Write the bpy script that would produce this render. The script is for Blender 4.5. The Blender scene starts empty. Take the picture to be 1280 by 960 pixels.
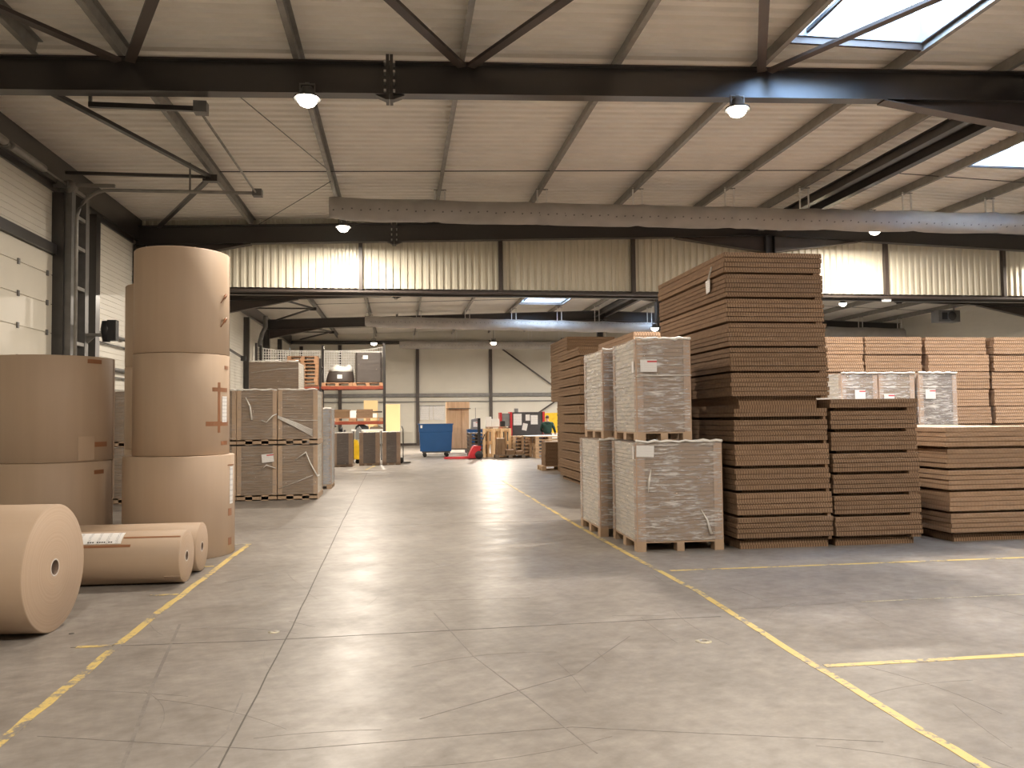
import bpy, bmesh, math, random
from mathutils import Vector, Matrix
random.seed(7)
PI = math.pi
scene = bpy.context.scene
COL = scene.collection

# ------------------------------------------------------------------ camera
CAM_H, F_PX = 1.65, 1000.0
yaw, pitch, roll = 0.13975871, 0.04191494, -0.01118908
f = Vector((math.sin(yaw)*math.cos(pitch), math.cos(yaw)*math.cos(pitch), math.sin(pitch)))
r = Vector((math.cos(yaw), -math.sin(yaw), 0))
u = r.cross(f)
r2 = r*math.cos(roll) + u*math.sin(roll)
u2 = u*math.cos(roll) - r*math.sin(roll)
cam = bpy.data.cameras.new('camera')
cam.sensor_fit = 'HORIZONTAL'; cam.sensor_width = 36.0
cam.lens = F_PX/1280.0*36.0
cam.clip_end = 200
camo = bpy.data.objects.new('camera', cam); COL.objects.link(camo)
m = Matrix((r2, u2, -f)).transposed().to_4x4(); m.translation = Vector((0, 0, CAM_H))
camo.matrix_world = m
scene.camera = camo

# ------------------------------------------------------------------ light and exposure
SKY_STRENGTH = 24.0
LAMP_W = 250.0
LAMP_COL = (1.0, 0.885, 0.745)
scene.view_settings.view_transform = 'Standard'
scene.view_settings.look = 'None'
scene.view_settings.gamma = 1.0
scene.view_settings.use_curve_mapping = False
scene.view_settings.exposure = 0.40
world = bpy.data.worlds.new('sky'); scene.world = world
world.use_nodes = True
wn = world.node_tree.nodes; wl = world.node_tree.links
bg = wn['Background']
tcw = wn.new('ShaderNodeTexCoord'); nzw = wn.new('ShaderNodeTexNoise'); rmw = wn.new('ShaderNodeValToRGB')
nzw.inputs['Scale'].default_value = 4.0; nzw.inputs['Detail'].default_value = 5
rmw.color_ramp.elements[0].position = 0.40; rmw.color_ramp.elements[0].color = (0.30, 0.55, 1.0, 1)
rmw.color_ramp.elements[1].position = 0.56; rmw.color_ramp.elements[1].color = (0.80, 0.92, 1.0, 1)
wl.new(tcw.outputs['Generated'], nzw.inputs['Vector']); wl.new(nzw.outputs['Fac'], rmw.inputs['Fac'])
wl.new(rmw.outputs['Color'], bg.inputs['Color'])
bg.inputs['Strength'].default_value = SKY_STRENGTH
try:
    scene.cycles.sample_clamp_indirect = 3.0
    scene.cycles.use_adaptive_sampling = False
    scene.cycles.use_light_tree = False
    scene.cycles.caustics_reflective = False
    scene.cycles.caustics_refractive = False
    scene.cycles.transparent_max_bounces = 16
except Exception:
    pass

# ------------------------------------------------------------------ materials
def new_mat(name):
    mt = bpy.data.materials.new(name); mt.use_nodes = True
    nt = mt.node_tree
    return mt, nt.nodes, nt.links, nt.nodes['Principled BSDF']

def math_node(n, l, op, a, b=None, c=None):
    q = n.new('ShaderNodeMath'); q.operation = op
    for i, v in enumerate((a, b, c)):
        if v is None: continue
        if isinstance(v, (int, float)): q.inputs[i].default_value = v
        else: l.new(v, q.inputs[i])
    return q.outputs[0]

def mix_rgb(n, l, fac, a, b, blend='MIX'):
    q = n.new('ShaderNodeMix'); q.data_type = 'RGBA'; q.blend_type = blend
    if isinstance(fac, (int, float)): q.inputs['Factor'].default_value = fac
    else: l.new(fac, q.inputs['Factor'])
    for key, v in ((6, a), (7, b)):
        if isinstance(v, tuple): q.inputs[key].default_value = (*v[:3], 1)
        else: l.new(v, q.inputs[key])
    return q.outputs[2]

def noise(n, l, scale, detail=3, stretch=None, coord='Object', rough=0.5, turn=0.0):
    tc = n.new('ShaderNodeTexCoord'); nz = n.new('ShaderNodeTexNoise')
    nz.inputs['Scale'].default_value = scale; nz.inputs['Detail'].default_value = detail
    nz.inputs['Roughness'].default_value = rough
    src = tc.outputs[coord]
    if stretch:
        mp = n.new('ShaderNodeMapping'); mp.inputs['Scale'].default_value = stretch; mp.inputs['Rotation'].default_value = (0, 0, turn)
        mp.vector_type = 'TEXTURE' if turn else 'POINT'
        if turn: mp.inputs['Scale'].default_value = tuple(1/q for q in stretch)
        l.new(src, mp.inputs['Vector']); src = mp.outputs[0]
    l.new(src, nz.inputs['Vector'])
    return nz.outputs['Fac']

def ramp(n, l, fac, p0, p1, c0=(0, 0, 0), c1=(1, 1, 1)):
    q = n.new('ShaderNodeValToRGB')
    q.color_ramp.elements[0].position = p0; q.color_ramp.elements[0].color = (*c0, 1)
    q.color_ramp.elements[1].position = p1; q.color_ramp.elements[1].color = (*c1, 1)
    l.new(fac, q.inputs['Fac'])
    return q.outputs['Color']

def simple(name, color, rough=0.5, metal=0.0, var=0.12, scale=6.0, stretch=None, bump=0.0, rnd=0.0, spec=0.5):
    mt, n, l, b = new_mat(name)
    fac = noise(n, l, scale, 4, stretch)
    dark = tuple(c*(1-var) for c in color); light = tuple(min(1, c*(1+var)) for c in color)
    colr = ramp(n, l, fac, 0.3, 0.7, dark, light)
    if rnd:
        oi = n.new('ShaderNodeObjectInfo')
        v = math_node(n, l, 'MULTIPLY_ADD', oi.outputs['Random'], rnd*2, 1-rnd)
        hs = n.new('ShaderNodeHueSaturation'); l.new(v, hs.inputs['Value']); l.new(colr, hs.inputs['Color'])
        colr = hs.outputs['Color']
    l.new(colr, b.inputs['Base Color'])
    b.inputs['Roughness'].default_value = rough; b.inputs['Metallic'].default_value = metal
    b.inputs['Specular IOR Level'].default_value = spec
    if bump:
        bp = n.new('ShaderNodeBump'); bp.inputs['Strength'].default_value = bump; bp.inputs['Distance'].default_value = 0.01
        l.new(fac, bp.inputs['Height']); l.new(bp.outputs[0], b.inputs['Normal'])
    return mt

def glow(name, color, strength):
    mt, n, l, b = new_mat(name)
    b.inputs['Base Color'].default_value = (0.8, 0.8, 0.8, 1)
    b.inputs['Emission Color'].default_value = (*color, 1)
    b.inputs['Emission Strength'].default_value = strength
    return mt

def concrete():
    mt, n, l, b = new_mat('polished_concrete')
    big = noise(n, l, 0.35, 6, rough=0.6)
    mid = noise(n, l, 1.6, 5, (1.0, 0.7, 1), rough=0.62)
    fine = noise(n, l, 9.0, 4, (0.6, 1.0, 1), rough=0.65, turn=0.3)
    c = ramp(n, l, big, 0.3, 0.72, (0.205, 0.187, 0.170), (0.285, 0.265, 0.245))
    c = mix_rgb(n, l, 1.0, c, ramp(n, l, mid, 0.25, 0.75, (0.80, 0.79, 0.78), (1.18, 1.18, 1.18)), 'MULTIPLY')
    c = mix_rgb(n, l, 1.0, c, ramp(n, l, fine, 0.20, 0.72, (0.74, 0.73, 0.72), (1.20, 1.20, 1.20)), 'MULTIPLY')
    # long scuffs from truck wheels, along and across the aisle
    for st, tn, amt in (((6.0, 0.9, 1), 0.35, 0.7), ((0.9, 6.0, 1), -0.30, 0.6), ((7.0, 0.8, 1), -0.5, 0.5)):
        sc = noise(n, l, 2.0, 5, st, rough=0.62, turn=tn)
        c = mix_rgb(n, l, amt, c, ramp(n, l, sc, 0.25, 0.70, (0.86, 0.85, 0.84), (1.10, 1.10, 1.10)), 'MULTIPLY')
    l.new(c, b.inputs['Base Color'])
    ro = ramp(n, l, noise(n, l, 2.0, 3), 0.25, 0.75, (0.33, 0.33, 0.33), (0.45, 0.45, 0.45))
    l.new(ro, b.inputs['Roughness'])
    b.inputs['Specular IOR Level'].default_value = 0.25
    bp = n.new('ShaderNodeBump'); bp.inputs['Strength'].default_value = 0.05; bp.inputs['Distance'].default_value = 0.02
    l.new(noise(n, l, 3.0, 1.5), bp.inputs['Height']); l.new(bp.outputs[0], b.inputs['Normal'])
    return mt

def worn_paint(name, color, wear0, wear1):
    mt, n, l, b = new_mat(name)
    fac = noise(n, l, 14.0, 6, (1, 1, 1), rough=0.7)
    fac2 = noise(n, l, 2.3, 2)
    s = math_node(n, l, 'ADD', math_node(n, l, 'MULTIPLY', fac, 0.6), math_node(n, l, 'MULTIPLY', fac2, 0.4))
    k = ramp(n, l, s, wear0, wear1)
    l.new(mix_rgb(n, l, k, (0.215, 0.195, 0.175), color), b.inputs['Base Color'])
    b.inputs['Roughness'].default_value = 0.45
    return mt

def sheet_edges(name, color, dark, pitch=0.03, depth=0.55, rnd=0.10):
    """cut edges of corrugated board: small upright flutes along every side."""
    mt, n, l, b = new_mat(name)
    tc = n.new('ShaderNodeTexCoord'); sp = n.new('ShaderNodeSeparateXYZ'); l.new(tc.outputs['Object'], sp.inputs[0])
    s = math_node(n, l, 'ADD', sp.outputs['X'], sp.outputs['Y'])
    lay = math_node(n, l, 'FLOOR', math_node(n, l, 'MULTIPLY', sp.outputs['Z'], 21.0))
    s = math_node(n, l, 'ADD', s, math_node(n, l, 'MULTIPLY', lay, 0.37*pitch))
    w = math_node(n, l, 'SINE', math_node(n, l, 'MULTIPLY', s, 2*PI/pitch))
    w = math_node(n, l, 'MULTIPLY_ADD', w, 0.5, 0.5)
    nz = noise(n, l, 5.0, 4, (1, 1, 8))
    k = math_node(n, l, 'MULTIPLY', ramp(n, l, w, 0.0, 0.45, (1, 1, 1), (0, 0, 0)), depth)
    c = ramp(n, l, nz, 0.3, 0.7, tuple(v*0.84 for v in color), tuple(min(1, v*1.14) for v in color))
    c = mix_rgb(n, l, k, c, dark)
    oi = n.new('ShaderNodeObjectInfo')
    v = math_node(n, l, 'MULTIPLY_ADD', oi.outputs['Random'], rnd*2, 1-rnd)
    hs = n.new('ShaderNodeHueSaturation'); l.new(v, hs.inputs['Value']); l.new(c, hs.inputs['Color'])
    l.new(hs.outputs['Color'], b.inputs['Base Color'])
    b.inputs['Roughness'].default_value = 0.85; b.inputs['Specular IOR Level'].default_value = 0.2
    return mt

def film(name, tint, haze, strength=0.6, scale=5.0, gain=0.3, metal=0.0):
    """clear stretch film: see-through with wrinkles pulled round the load."""
    mt, n, l, b = new_mat(name)
    wr = noise(n, l, scale, 9, (1.3, 1.3, 13.0), rough=0.74)
    big = noise(n, l, 2.0, 4, (1, 1, 3.0))
    bp = n.new('ShaderNodeBump'); bp.inputs['Strength'].default_value = strength; bp.inputs['Distance'].default_value = 0.03
    l.new(wr, bp.inputs['Height'])
    b.inputs['Base Color'].default_value = (*tint, 1); b.inputs['Roughness'].default_value = 0.17
    b.inputs['Specular IOR Level'].default_value = 0.9; b.inputs['Metallic'].default_value = metal
    l.new(bp.outputs[0], b.inputs['Normal'])
    tr = n.new('ShaderNodeBsdfTransparent'); mx = n.new('ShaderNodeMixShader')
    streak = math_node(n, l, 'MULTIPLY', ramp(n, l, wr, 0.47, 0.60), ramp(n, l, big, 0.34, 0.60))  # denser streaks along the wrinkles, the film's sparkle painted in
    k = math_node(n, l, 'MULTIPLY_ADD', streak, gain, haze)
    l.new(k, mx.inputs['Fac']); l.new(tr.outputs[0], mx.inputs[1]); l.new(b.outputs[0], mx.inputs[2])
    l.new(mx.outputs[0], n['Material Output'].inputs['Surface'])
    return mt

def wood(name, c0, c1, stretch=(1, 9, 9), scale=3.0, rnd=0.12):
    mt, n, l, b = new_mat(name)
    fac = noise(n, l, scale, 6, stretch, rough=0.65)
    c = ramp(n, l, fac, 0.3, 0.72, c0, c1)
    oi = n.new('ShaderNodeObjectInfo')
    v = math_node(n, l, 'MULTIPLY_ADD', oi.outputs['Random'], rnd*2, 1-rnd)
    hs = n.new('ShaderNodeHueSaturation'); l.new(v, hs.inputs['Value']); l.new(c, hs.inputs['Color'])
    l.new(hs.outputs['Color'], b.inputs['Base Color']); b.inputs['Roughness'].default_value = 0.7
    return mt

def rings(name, c0, c1):
    mt, n, l, b = new_mat(name)
    tc = n.new('ShaderNodeTexCoord'); sp = n.new('ShaderNodeSeparateXYZ'); l.new(tc.outputs['Object'], sp.inputs[0])
    rr = math_node(n, l, 'SQRT', math_node(n, l, 'ADD', math_node(n, l, 'POWER', sp.outputs['X'], 2.0), math_node(n, l, 'POWER', sp.outputs['Y'], 2.0)))
    nz = n.new('ShaderNodeTexNoise'); nz.noise_dimensions = '1D'; nz.inputs['Scale'].default_value = 60.0; nz.inputs['Detail'].default_value = 4
    l.new(rr, nz.inputs['W'])
    l.new(ramp(n, l, nz.outputs['Fac'], 0.35, 0.65, c0, c1), b.inputs['Base Color'])
    b.inputs['Roughness'].default_value = 0.55
    return mt

def perforated(name, color):
    mt, n, l, b = new_mat(name)
    tc = n.new('ShaderNodeTexCoord'); sp = n.new('ShaderNodeSeparateXYZ'); l.new(tc.outputs['Object'], sp.inputs[0])
    fx = math_node(n, l, 'FRACT', math_node(n, l, 'MULTIPLY', sp.outputs['X'], 5.0))
    fx = math_node(n, l, 'COMPARE', fx, 0.5, 0.09)
    saw = math_node(n, l, 'MULTIPLY', math_node(n, l, 'FRACT', math_node(n, l, 'MULTIPLY', sp.outputs['X'], 1.7)), 0.05)
    fz = math_node(n, l, 'COMPARE', sp.outputs['Z'], math_node(n, l, 'SUBTRACT', saw, 0.11), 0.014)
    k = math_node(n, l, 'MULTIPLY', math_node(n, l, 'MULTIPLY', fx, fz), 0.75)
    nz = noise(n, l, 2.5, 5)
    c = ramp(n, l, nz, 0.3, 0.7, tuple(v*0.88 for v in color), tuple(v*1.08 for v in color))
    l.new(mix_rgb(n, l, k, c, (0.05, 0.05, 0.05)), b.inputs['Base Color'])
    b.inputs['Roughness'].default_value = 0.7
    bp = n.new('ShaderNodeBump'); bp.inputs['Strength'].default_value = 0.5; bp.inputs['Distance'].default_value = 0.04
    l.new(nz, bp.inputs['Height']); l.new(bp.outputs[0], b.inputs['Normal'])
    return mt

def printed(name, ink=(0.12, 0.12, 0.13), red=False, paper=(0.82, 0.81, 0.80)):
    """white delivery label: lines of small grey print."""
    mt, n, l, b = new_mat(name)
    tc = n.new('ShaderNodeTexCoord'); sp = n.new('ShaderNodeSeparateXYZ'); l.new(tc.outputs['Generated'], sp.inputs[0])
    row = math_node(n, l, 'COMPARE', math_node(n, l, 'FRACT', math_node(n, l, 'MULTIPLY', sp.outputs['Z'], 7.0)), 0.5, 0.16)
    wd = noise(n, l, 26.0, 1, (1, 1, 4), coord='Generated')
    k = math_node(n, l, 'MULTIPLY', math_node(n, l, 'MULTIPLY', row, ramp(n, l, wd, 0.5, 0.56)), 0.55)
    c = mix_rgb(n, l, k, paper, ink)
    if red:
        band = math_node(n, l, 'MULTIPLY', math_node(n, l, 'COMPARE', sp.outputs['Z'], 0.84, 0.07), math_node(n, l, 'GREATER_THAN', sp.outputs['X'], 0.42))
        c = mix_rgb(n, l, band, c, (0.55, 0.06, 0.07))
    l.new(c, b.inputs['Base Color']); b.inputs['Roughness'].default_value = 0.5
    return mt

M = {}
M['concrete'] = concrete()
M['yellow'] = worn_paint('worn_yellow_tape', (0.60, 0.45, 0.15), 0.43, 0.50)
M['pale_paint'] = worn_paint('faded_floor_paint', (0.62, 0.56, 0.38), 0.44, 0.62)
M['joint'] = simple('dark_floor_joint', (0.10, 0.09, 0.08), 0.8)
M['scuff'] = worn_paint('tyre_scuff', (0.14, 0.125, 0.115), 0.42, 0.60)
M['deck'] = simple('cream_roof_deck', (0.88, 0.845, 0.78), 0.36, 0, 0.05, 1.5)
M['wall'] = simple('white_wall_panel', (0.74, 0.71, 0.63), 0.45, 0, 0.04, 0.8)
M['clad'] = simple('cream_cladding', (0.74, 0.70, 0.58), 0.38, 0, 0.04, 1.5)
M['steel'] = simple('black_painted_steel', (0.032, 0.028, 0.027), 0.28, 0, 0.04, 3.0, spec=0.7)
M['steel_brown'] = simple('dark_brown_steel', (0.060, 0.046, 0.040), 0.42, 0, 0.15, 3.0)
M['galv'] = simple('galvanised_steel', (0.27, 0.26, 0.24), 0.45, 0.35, 0.15, 5.0)
M['galv_dark'] = simple('dull_galvanised_steel', (0.17, 0.165, 0.16), 0.45, 0.35, 0.15, 5.0)
M['bolt'] = simple('bright_bolt', (0.55, 0.54, 0.52), 0.35, 0.8)
M['alu'] = simple('skylight_lining', (0.34, 0.37, 0.41), 0.35, 0.3, 0.10, 4.0)
M['white_strap'] = simple('white_strap', (0.80, 0.79, 0.76), 0.6)
M['duct'] = perforated('grey_duct_fabric', (0.40, 0.38, 0.36))
M['kraft'] = simple('kraft_paper', (0.445, 0.330, 0.235), 0.62, 0, 0.035, 1.2, (6, 6, 0.3))
M['kraft_end'] = rings('reel_end_grain', (0.47, 0.345, 0.245), (0.505, 0.375, 0.27))
M['core'] = simple('grey_board_core', (0.62, 0.57, 0.52), 0.7)
M['core_dark'] = simple('core_inside', (0.16, 0.11, 0.08), 0.8)
M['tape'] = simple('brown_tape', (0.30, 0.135, 0.065), 0.35)
M['label'] = printed('delivery_label')
M['label_red'] = printed('delivery_label_red', red=True)
M['ink'] = simple('black_print', (0.02, 0.02, 0.02), 0.6)
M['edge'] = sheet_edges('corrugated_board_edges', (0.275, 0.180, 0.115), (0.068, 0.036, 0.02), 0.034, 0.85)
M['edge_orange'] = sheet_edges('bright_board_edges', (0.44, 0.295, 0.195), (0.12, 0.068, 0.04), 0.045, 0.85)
M['edge_plain'] = sheet_edges('smooth_board_edges', (0.34, 0.225, 0.145), (0.17, 0.095, 0.055), 0.05, 0.3)
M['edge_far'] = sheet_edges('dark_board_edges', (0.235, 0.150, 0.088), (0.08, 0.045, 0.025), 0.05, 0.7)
M['board'] = simple('board_face', (0.55, 0.385, 0.265), 0.7, 0, 0.06, 2.0)
M['load_grey'] = simple('grey_brown_sheets', (0.27, 0.20, 0.142), 0.75, 0, 0.14, 3.0, (1, 1, 14))
M['load_dark'] = simple('dark_grey_sheets', (0.165, 0.135, 0.125), 0.6, 0, 0.14, 3.0, (1, 1, 14))
M['load_rack'] = simple('dark_rack_load', (0.060, 0.047, 0.040), 0.6, 0, 0.14, 3.0, (1, 1, 14))
M['load_white'] = simple('white_board_sheen', (0.58, 0.54, 0.47), 0.7, 0, 0.05, 3.0, (1, 1, 10))  # pale sides, with the film's grazing reflection put into the board colour
M['load_flute'] = sheet_edges('film_wrapped_flutes', (0.36, 0.265, 0.20), (0.20, 0.145, 0.105), 0.022, 0.6, 0.0)
M['guard'] = simple('card_corner_guard', (0.45, 0.32, 0.215), 0.6, 0, 0.05, 3.0)
M['guard_pale'] = simple('pale_corner_guard', (0.44, 0.31, 0.225), 0.6, 0, 0.05, 3.0)
M['film'] = film('wrinkled_stretch_film', (0.95, 0.92, 0.90), 0.18, 1.0, 3.0, 0.80, 0.08)
M['film_clear'] = film('thin_stretch_film', (0.80, 0.79, 0.77), 0.04, 0.35, 3.0)
M['film_dark'] = film('dark_stretch_film', (0.34, 0.31, 0.29), 0.03, 0.5, 3.0, 0.25)
M['film_blue'] = film('bluish_stretch_film', (0.72, 0.80, 0.92), 0.30, 0.5, 4.0)
M['film_tail'] = simple('loose_white_film', (0.80, 0.78, 0.74), 0.35, 0, 0.08, 20)
M['pallet'] = wood('pallet_wood', (0.36, 0.235, 0.135), (0.60, 0.42, 0.26))
M['pallet_red'] = wood('reddish_pallet_wood', (0.30, 0.155, 0.08), (0.50, 0.29, 0.16))
M['pallet_pale'] = wood('pale_pallet_wood', (0.62, 0.42, 0.23), (0.82, 0.60, 0.36))
M['pallet_dark'] = wood('dark_pallet_wood', (0.10, 0.075, 0.055), (0.20, 0.15, 0.11))
M['ply'] = wood('plywood_face', (0.60, 0.37, 0.21), (0.80, 0.55, 0.34), (6, 6, 0.6), 2.0)
M['osb'] = wood('yellow_strand_board', (0.80, 0.56, 0.27), (0.92, 0.70, 0.40), (3, 3, 3), 9.0)
M['blue'] = simple('blue_bin_plastic', (0.012, 0.075, 0.22), 0.45, 0, 0.06, 2.0)
M['red'] = simple('red_paint', (0.50, 0.025, 0.035), 0.4)
M['orange'] = simple('orange_rack_paint', (0.24, 0.050, 0.024), 0.45)
M['dark_panel'] = simple('dark_grey_panel', (0.055, 0.052, 0.055), 0.5)
M['black'] = simple('black_rubber', (0.015, 0.015, 0.016), 0.6)
M['grey_plastic'] = simple('grey_plastic', (0.22, 0.22, 0.22), 0.5)
M['white'] = simple('white_paint', (0.80, 0.79, 0.77), 0.5, 0, 0.04)
M['yellow_paint'] = simple('yellow_paint', (0.85, 0.55, 0.02), 0.45)
M['door_panel'] = simple('white_door_panel', (0.76, 0.72, 0.62), 0.42, 0, 0.03, 1.0)
M['black_motor'] = simple('black_motor_casing', (0.02, 0.02, 0.022), 0.4)
M['net'] = simple('white_net_cord', (0.85, 0.84, 0.80), 0.7)
M['skin'] = simple('skin', (0.52, 0.30, 0.21), 0.55)
M['hair'] = simple('dark_brown_hair', (0.035, 0.02, 0.012), 0.6, 0, 0.3, 40)
M['hoodie'] = simple('dark_green_cloth', (0.012, 0.045, 0.035), 0.85, 0, 0.15, 12)
M['trousers'] = simple('dark_trousers', (0.02, 0.022, 0.03), 0.85)
M['purple'] = simple('violet_cloth', (0.10, 0.06, 0.28), 0.8)
M['lamp_shell'] = simple('lamp_housing', (0.10, 0.10, 0.10), 0.4, 0.3)
M['lamp_glow'] = glow('lamp_glow', (1.0, 0.90, 0.74), 25.0)
M['lamp_glow'].cycles.emission_sampling = 'NONE'
M['lamp_dim'] = glow('lamp_faint_glow', (1.0, 0.95, 0.88), 0.7)
M['lamp_dim'].cycles.emission_sampling = 'NONE'
mt, n, l, b = new_mat('skylight_glazing')
b.inputs['Base Color'].default_value = (0.9, 0.95, 1, 1); b.inputs['Roughness'].default_value = 0.12
tr = n.new('ShaderNodeBsdfTransparent'); mx = n.new('ShaderNodeMixShader')
nzf = ramp(n, l, noise(n, l, 3.0, 6, (1, 4, 1)), 0.4, 0.65, (0.06, 0.06, 0.06), (0.22, 0.22, 0.22))
l.new(nzf, mx.inputs['Fac']); l.new(tr.outputs[0], mx.inputs[1]); l.new(b.outputs[0], mx.inputs[2])
l.new(mx.outputs[0], n['Material Output'].inputs['Surface']); M['glazing'] = mt

# ------------------------------------------------------------------ mesh builder
class MB:
    def __init__(s):
        s.v = []; s.f = []; s.mi = []; s.smooth = []
    def add(s, verts, faces, mi=0, smooth=False, xf=None):
        o = len(s.v)
        for p in verts:
            p = Vector(p)
            if xf is not None: p = xf @ p
            s.v.append(tuple(p))
        for fc in faces:
            s.f.append([i+o for i in fc]); s.mi.append(mi); s.smooth.append(smooth)
        return s
    def box(s, x0, x1, y0, y1, z0, z1, mi=0, xf=None):
        v = [(x0,y0,z0),(x1,y0,z0),(x1,y1,z0),(x0,y1,z0),(x0,y0,z1),(x1,y0,z1),(x1,y1,z1),(x0,y1,z1)]
        return s.add(v, [(0,3,2,1),(4,5,6,7),(0,1,5,4),(1,2,6,5),(2,3,7,6),(3,0,4,7)], mi, False, xf)
    def prism(s, prof, a, b, axis='y', mi=0, xf=None, smooth=False):
        """closed 2-D profile pushed along an axis; profile pairs are the two other axes in order."""
        def P(p, t):
            return {'x': (t, p[0], p[1]), 'y': (p[0], t, p[1]), 'z': (p[0], p[1], t)}[axis]
        k = len(prof)
        v = [P(p, a) for p in prof] + [P(p, b) for p in prof]
        fs = [(i, (i+1) % k, (i+1) % k + k, i+k) for i in range(k)]
        fs += [tuple(range(k-1, -1, -1)), tuple(range(k, 2*k))]
        return s.add(v, fs, mi, smooth, xf)
    def loft(s, rings_, mi=0, smooth=False, caps=True, xf=None, closed=True):
        k = len(rings_[0]); v = [p for rg in rings_ for p in rg]; fs = []
        for a in range(len(rings_)-1):
            for i in range(k if closed else k-1):
                j = (i+1) % k
                fs.append((a*k+i, a*k+j, (a+1)*k+j, (a+1)*k+i))
        if caps:
            fs.append(tuple(range(k-1, -1, -1))); fs.append(tuple(range((len(rings_)-1)*k, len(rings_)*k)))
        return s.add(v, fs, mi, smooth, xf)
    def lathe(s, prof, seg=48, mi=0, smooth=True, xf=None, caps=False):
        """(radius, z) profile turned about Z."""
        rg = [[(rd*math.cos(2*PI*i/seg), rd*math.sin(2*PI*i/seg), z) for i in range(seg)] for rd, z in prof]
        return s.loft(rg, mi, smooth, caps, xf)
    def tube(s, pts, rad, seg=8, mi=0, smooth=True, xf=None):
        pts = [Vector(p) for p in pts]; rg = []
        for i, p in enumerate(pts):
            d = (pts[min(i+1, len(pts)-1)] - pts[max(i-1, 0)]).normalized()
            a = Vector((0, 0, 1)) if abs(d.z) < 0.9 else Vector((1, 0, 0))
            e = d.cross(a).normalized(); g = d.cross(e).normalized()
            rr = rad[i] if isinstance(rad, (list, tuple)) else rad
            rg.append([tuple(p + (e*math.cos(2*PI*k/seg) + g*math.sin(2*PI*k/seg))*rr) for k in range(seg)])
        return s.loft(rg, mi, smooth, True, xf)
    def bar(s, a, b, w, h, mi=0, up=Vector((0, 0, 1))):
        """flat bar from a to b, w across and h along up."""
        a = Vector(a); b = Vector(b); d = (b-a).normalized()
        e = d.cross(up)
        if e.length < 1e-4: e = d.cross(Vector((0, 1, 0)))
        e.normalize(); g = e.cross(d).normalized()
        rg = [[tuple(p + e*sx*w/2 + g*sz*h/2) for sx, sz in ((-1,-1),(1,-1),(1,1),(-1,1))] for p in (a, b)]
        return s.loft(rg, mi)
    def build(s, name, mats, parent=None, loc=None):
        me = bpy.data.meshes.new(name); me.from_pydata(s.v, [], s.f)
        for q in (mats if isinstance(mats, (list, tuple)) else [mats]): me.materials.append(q)
        me.polygons.foreach_set('material_index', s.mi); me.polygons.foreach_set('use_smooth', s.smooth)
        bm = bmesh.new(); bm.from_mesh(me); bmesh.ops.recalc_face_normals(bm, faces=bm.faces); bm.to_mesh(me); bm.free()
        o = bpy.data.objects.new(name, me); COL.objects.link(o)
        if parent: o.parent = parent
        if loc is not None: o.location = loc
        return o

def tag(o, label, cat, group=None):
    o['label'] = label; o['category'] = cat
    if group: o['group'] = group
    return o
def struct(o):
    o['kind'] = 'structure'; return o
def thing(name, label, cat, loc=(0, 0, 0), rot=(0, 0, 0), group=None):
    o = bpy.data.objects.new(name, None); COL.objects.link(o); o.empty_display_size = 0.2
    o.location = loc; o.rotation_euler = rot
    return tag(o, label, cat, group)
def dup(o, loc=None, rot=None, label=None, group=None):
    c = o.copy(); COL.objects.link(c)
    if loc is not None: c.location = loc
    if rot is not None: c.rotation_euler = rot
    if label: c['label'] = label
    if group: c['group'] = group
    for ch in list(o.children):
        d = ch.copy(); COL.objects.link(d); d.parent = c
        for gch in list(ch.children):
            e = gch.copy(); COL.objects.link(e); e.parent = d
    return c
ORD = ['topmost', 'second', 'third', 'fourth', 'fifth', 'sixth', 'seventh', 'eighth', 'ninth', 'tenth', 'eleventh', 'twelfth', 'thirteenth', 'fourteenth', 'fifteenth', 'sixteenth']

# ------------------------------------------------------------------ hall dimensions
XL, XR, RIDGE = -6.6, 27.2, 10.3
YB, YE = -7.7, 49.9
BAY = [-7.7, 1.9, 11.5, 21.1, 30.7, 40.3, 49.9]
def raf(x):                     # underside of the rafters
    return 6.31 + 0.0345*(x if x < RIDGE else 2*RIDGE - x)
def ptop(x): return raf(x) + 0.48        # purlins start here
def dk(x): return ptop(x) + 0.21         # roof deck

# floor
struct(MB().box(XL-0.3, XR+0.3, YB-0.3, YE+0.3, -0.2, 0).build('floor', M['concrete']))

# roof deck with openings for the skylights
SKY = [(5.60, 7.75, 8.45, 10.75), (12.45, 14.6, 13.55, 16.1), (5.60, 7.75, 35.2, 37.7), (12.45, 14.6, 35.2, 37.7),
       (12.45, 14.6, 3.6, 6.1), (19.3, 21.4, 8.45, 10.75), (12.45, 14.6, 25.4, 27.9), (19.3, 21.4, 25.4, 27.9)]  # first here: unseen skylight added to light the near hall
def deck():
    mb = MB(); xs = sorted({XL-0.3, RIDGE, XR+0.3} | {q for s_ in SKY for q in s_[:2]})
    prof_step = [(0, 0), (0.06, 0.0), (0.085, 0.058), (0.165, 0.058), (0.19, 0), (0.25, 0)]
    for x0, x1 in zip(xs[:-1], xs[1:]):
        holes = sorted((s_[2], s_[3]) for s_ in SKY if s_[0] <= x0+1e-6 and s_[1] >= x1-1e-6)
        spans = []; y = YB-0.3
        for h0, h1 in holes:
            spans.append((y, h0)); y = h1
        spans.append((y, YE+0.3))
        for y0, y1 in spans:
            pts = []; k = math.floor(y0/0.25)
            while k*0.25 < y1:
                for dy, dz in prof_step[:-1]:
                    yy = k*0.25+dy
                    if y0 <= yy <= y1: pts.append((yy, dz))
                k += 1
            pts = [(y0, 0)] + pts + [(y1, 0)]
            v = [(x0, py, dk(x0)+pz) for py, pz in pts] + [(x1, py, dk(x1)+pz) for py, pz in pts]
            kk = len(pts)
            mb.add(v, [(i, i+1, i+1+kk, i+kk) for i in range(kk-1)])
    return mb
struct(deck().build('ceiling', M['deck']))

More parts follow.
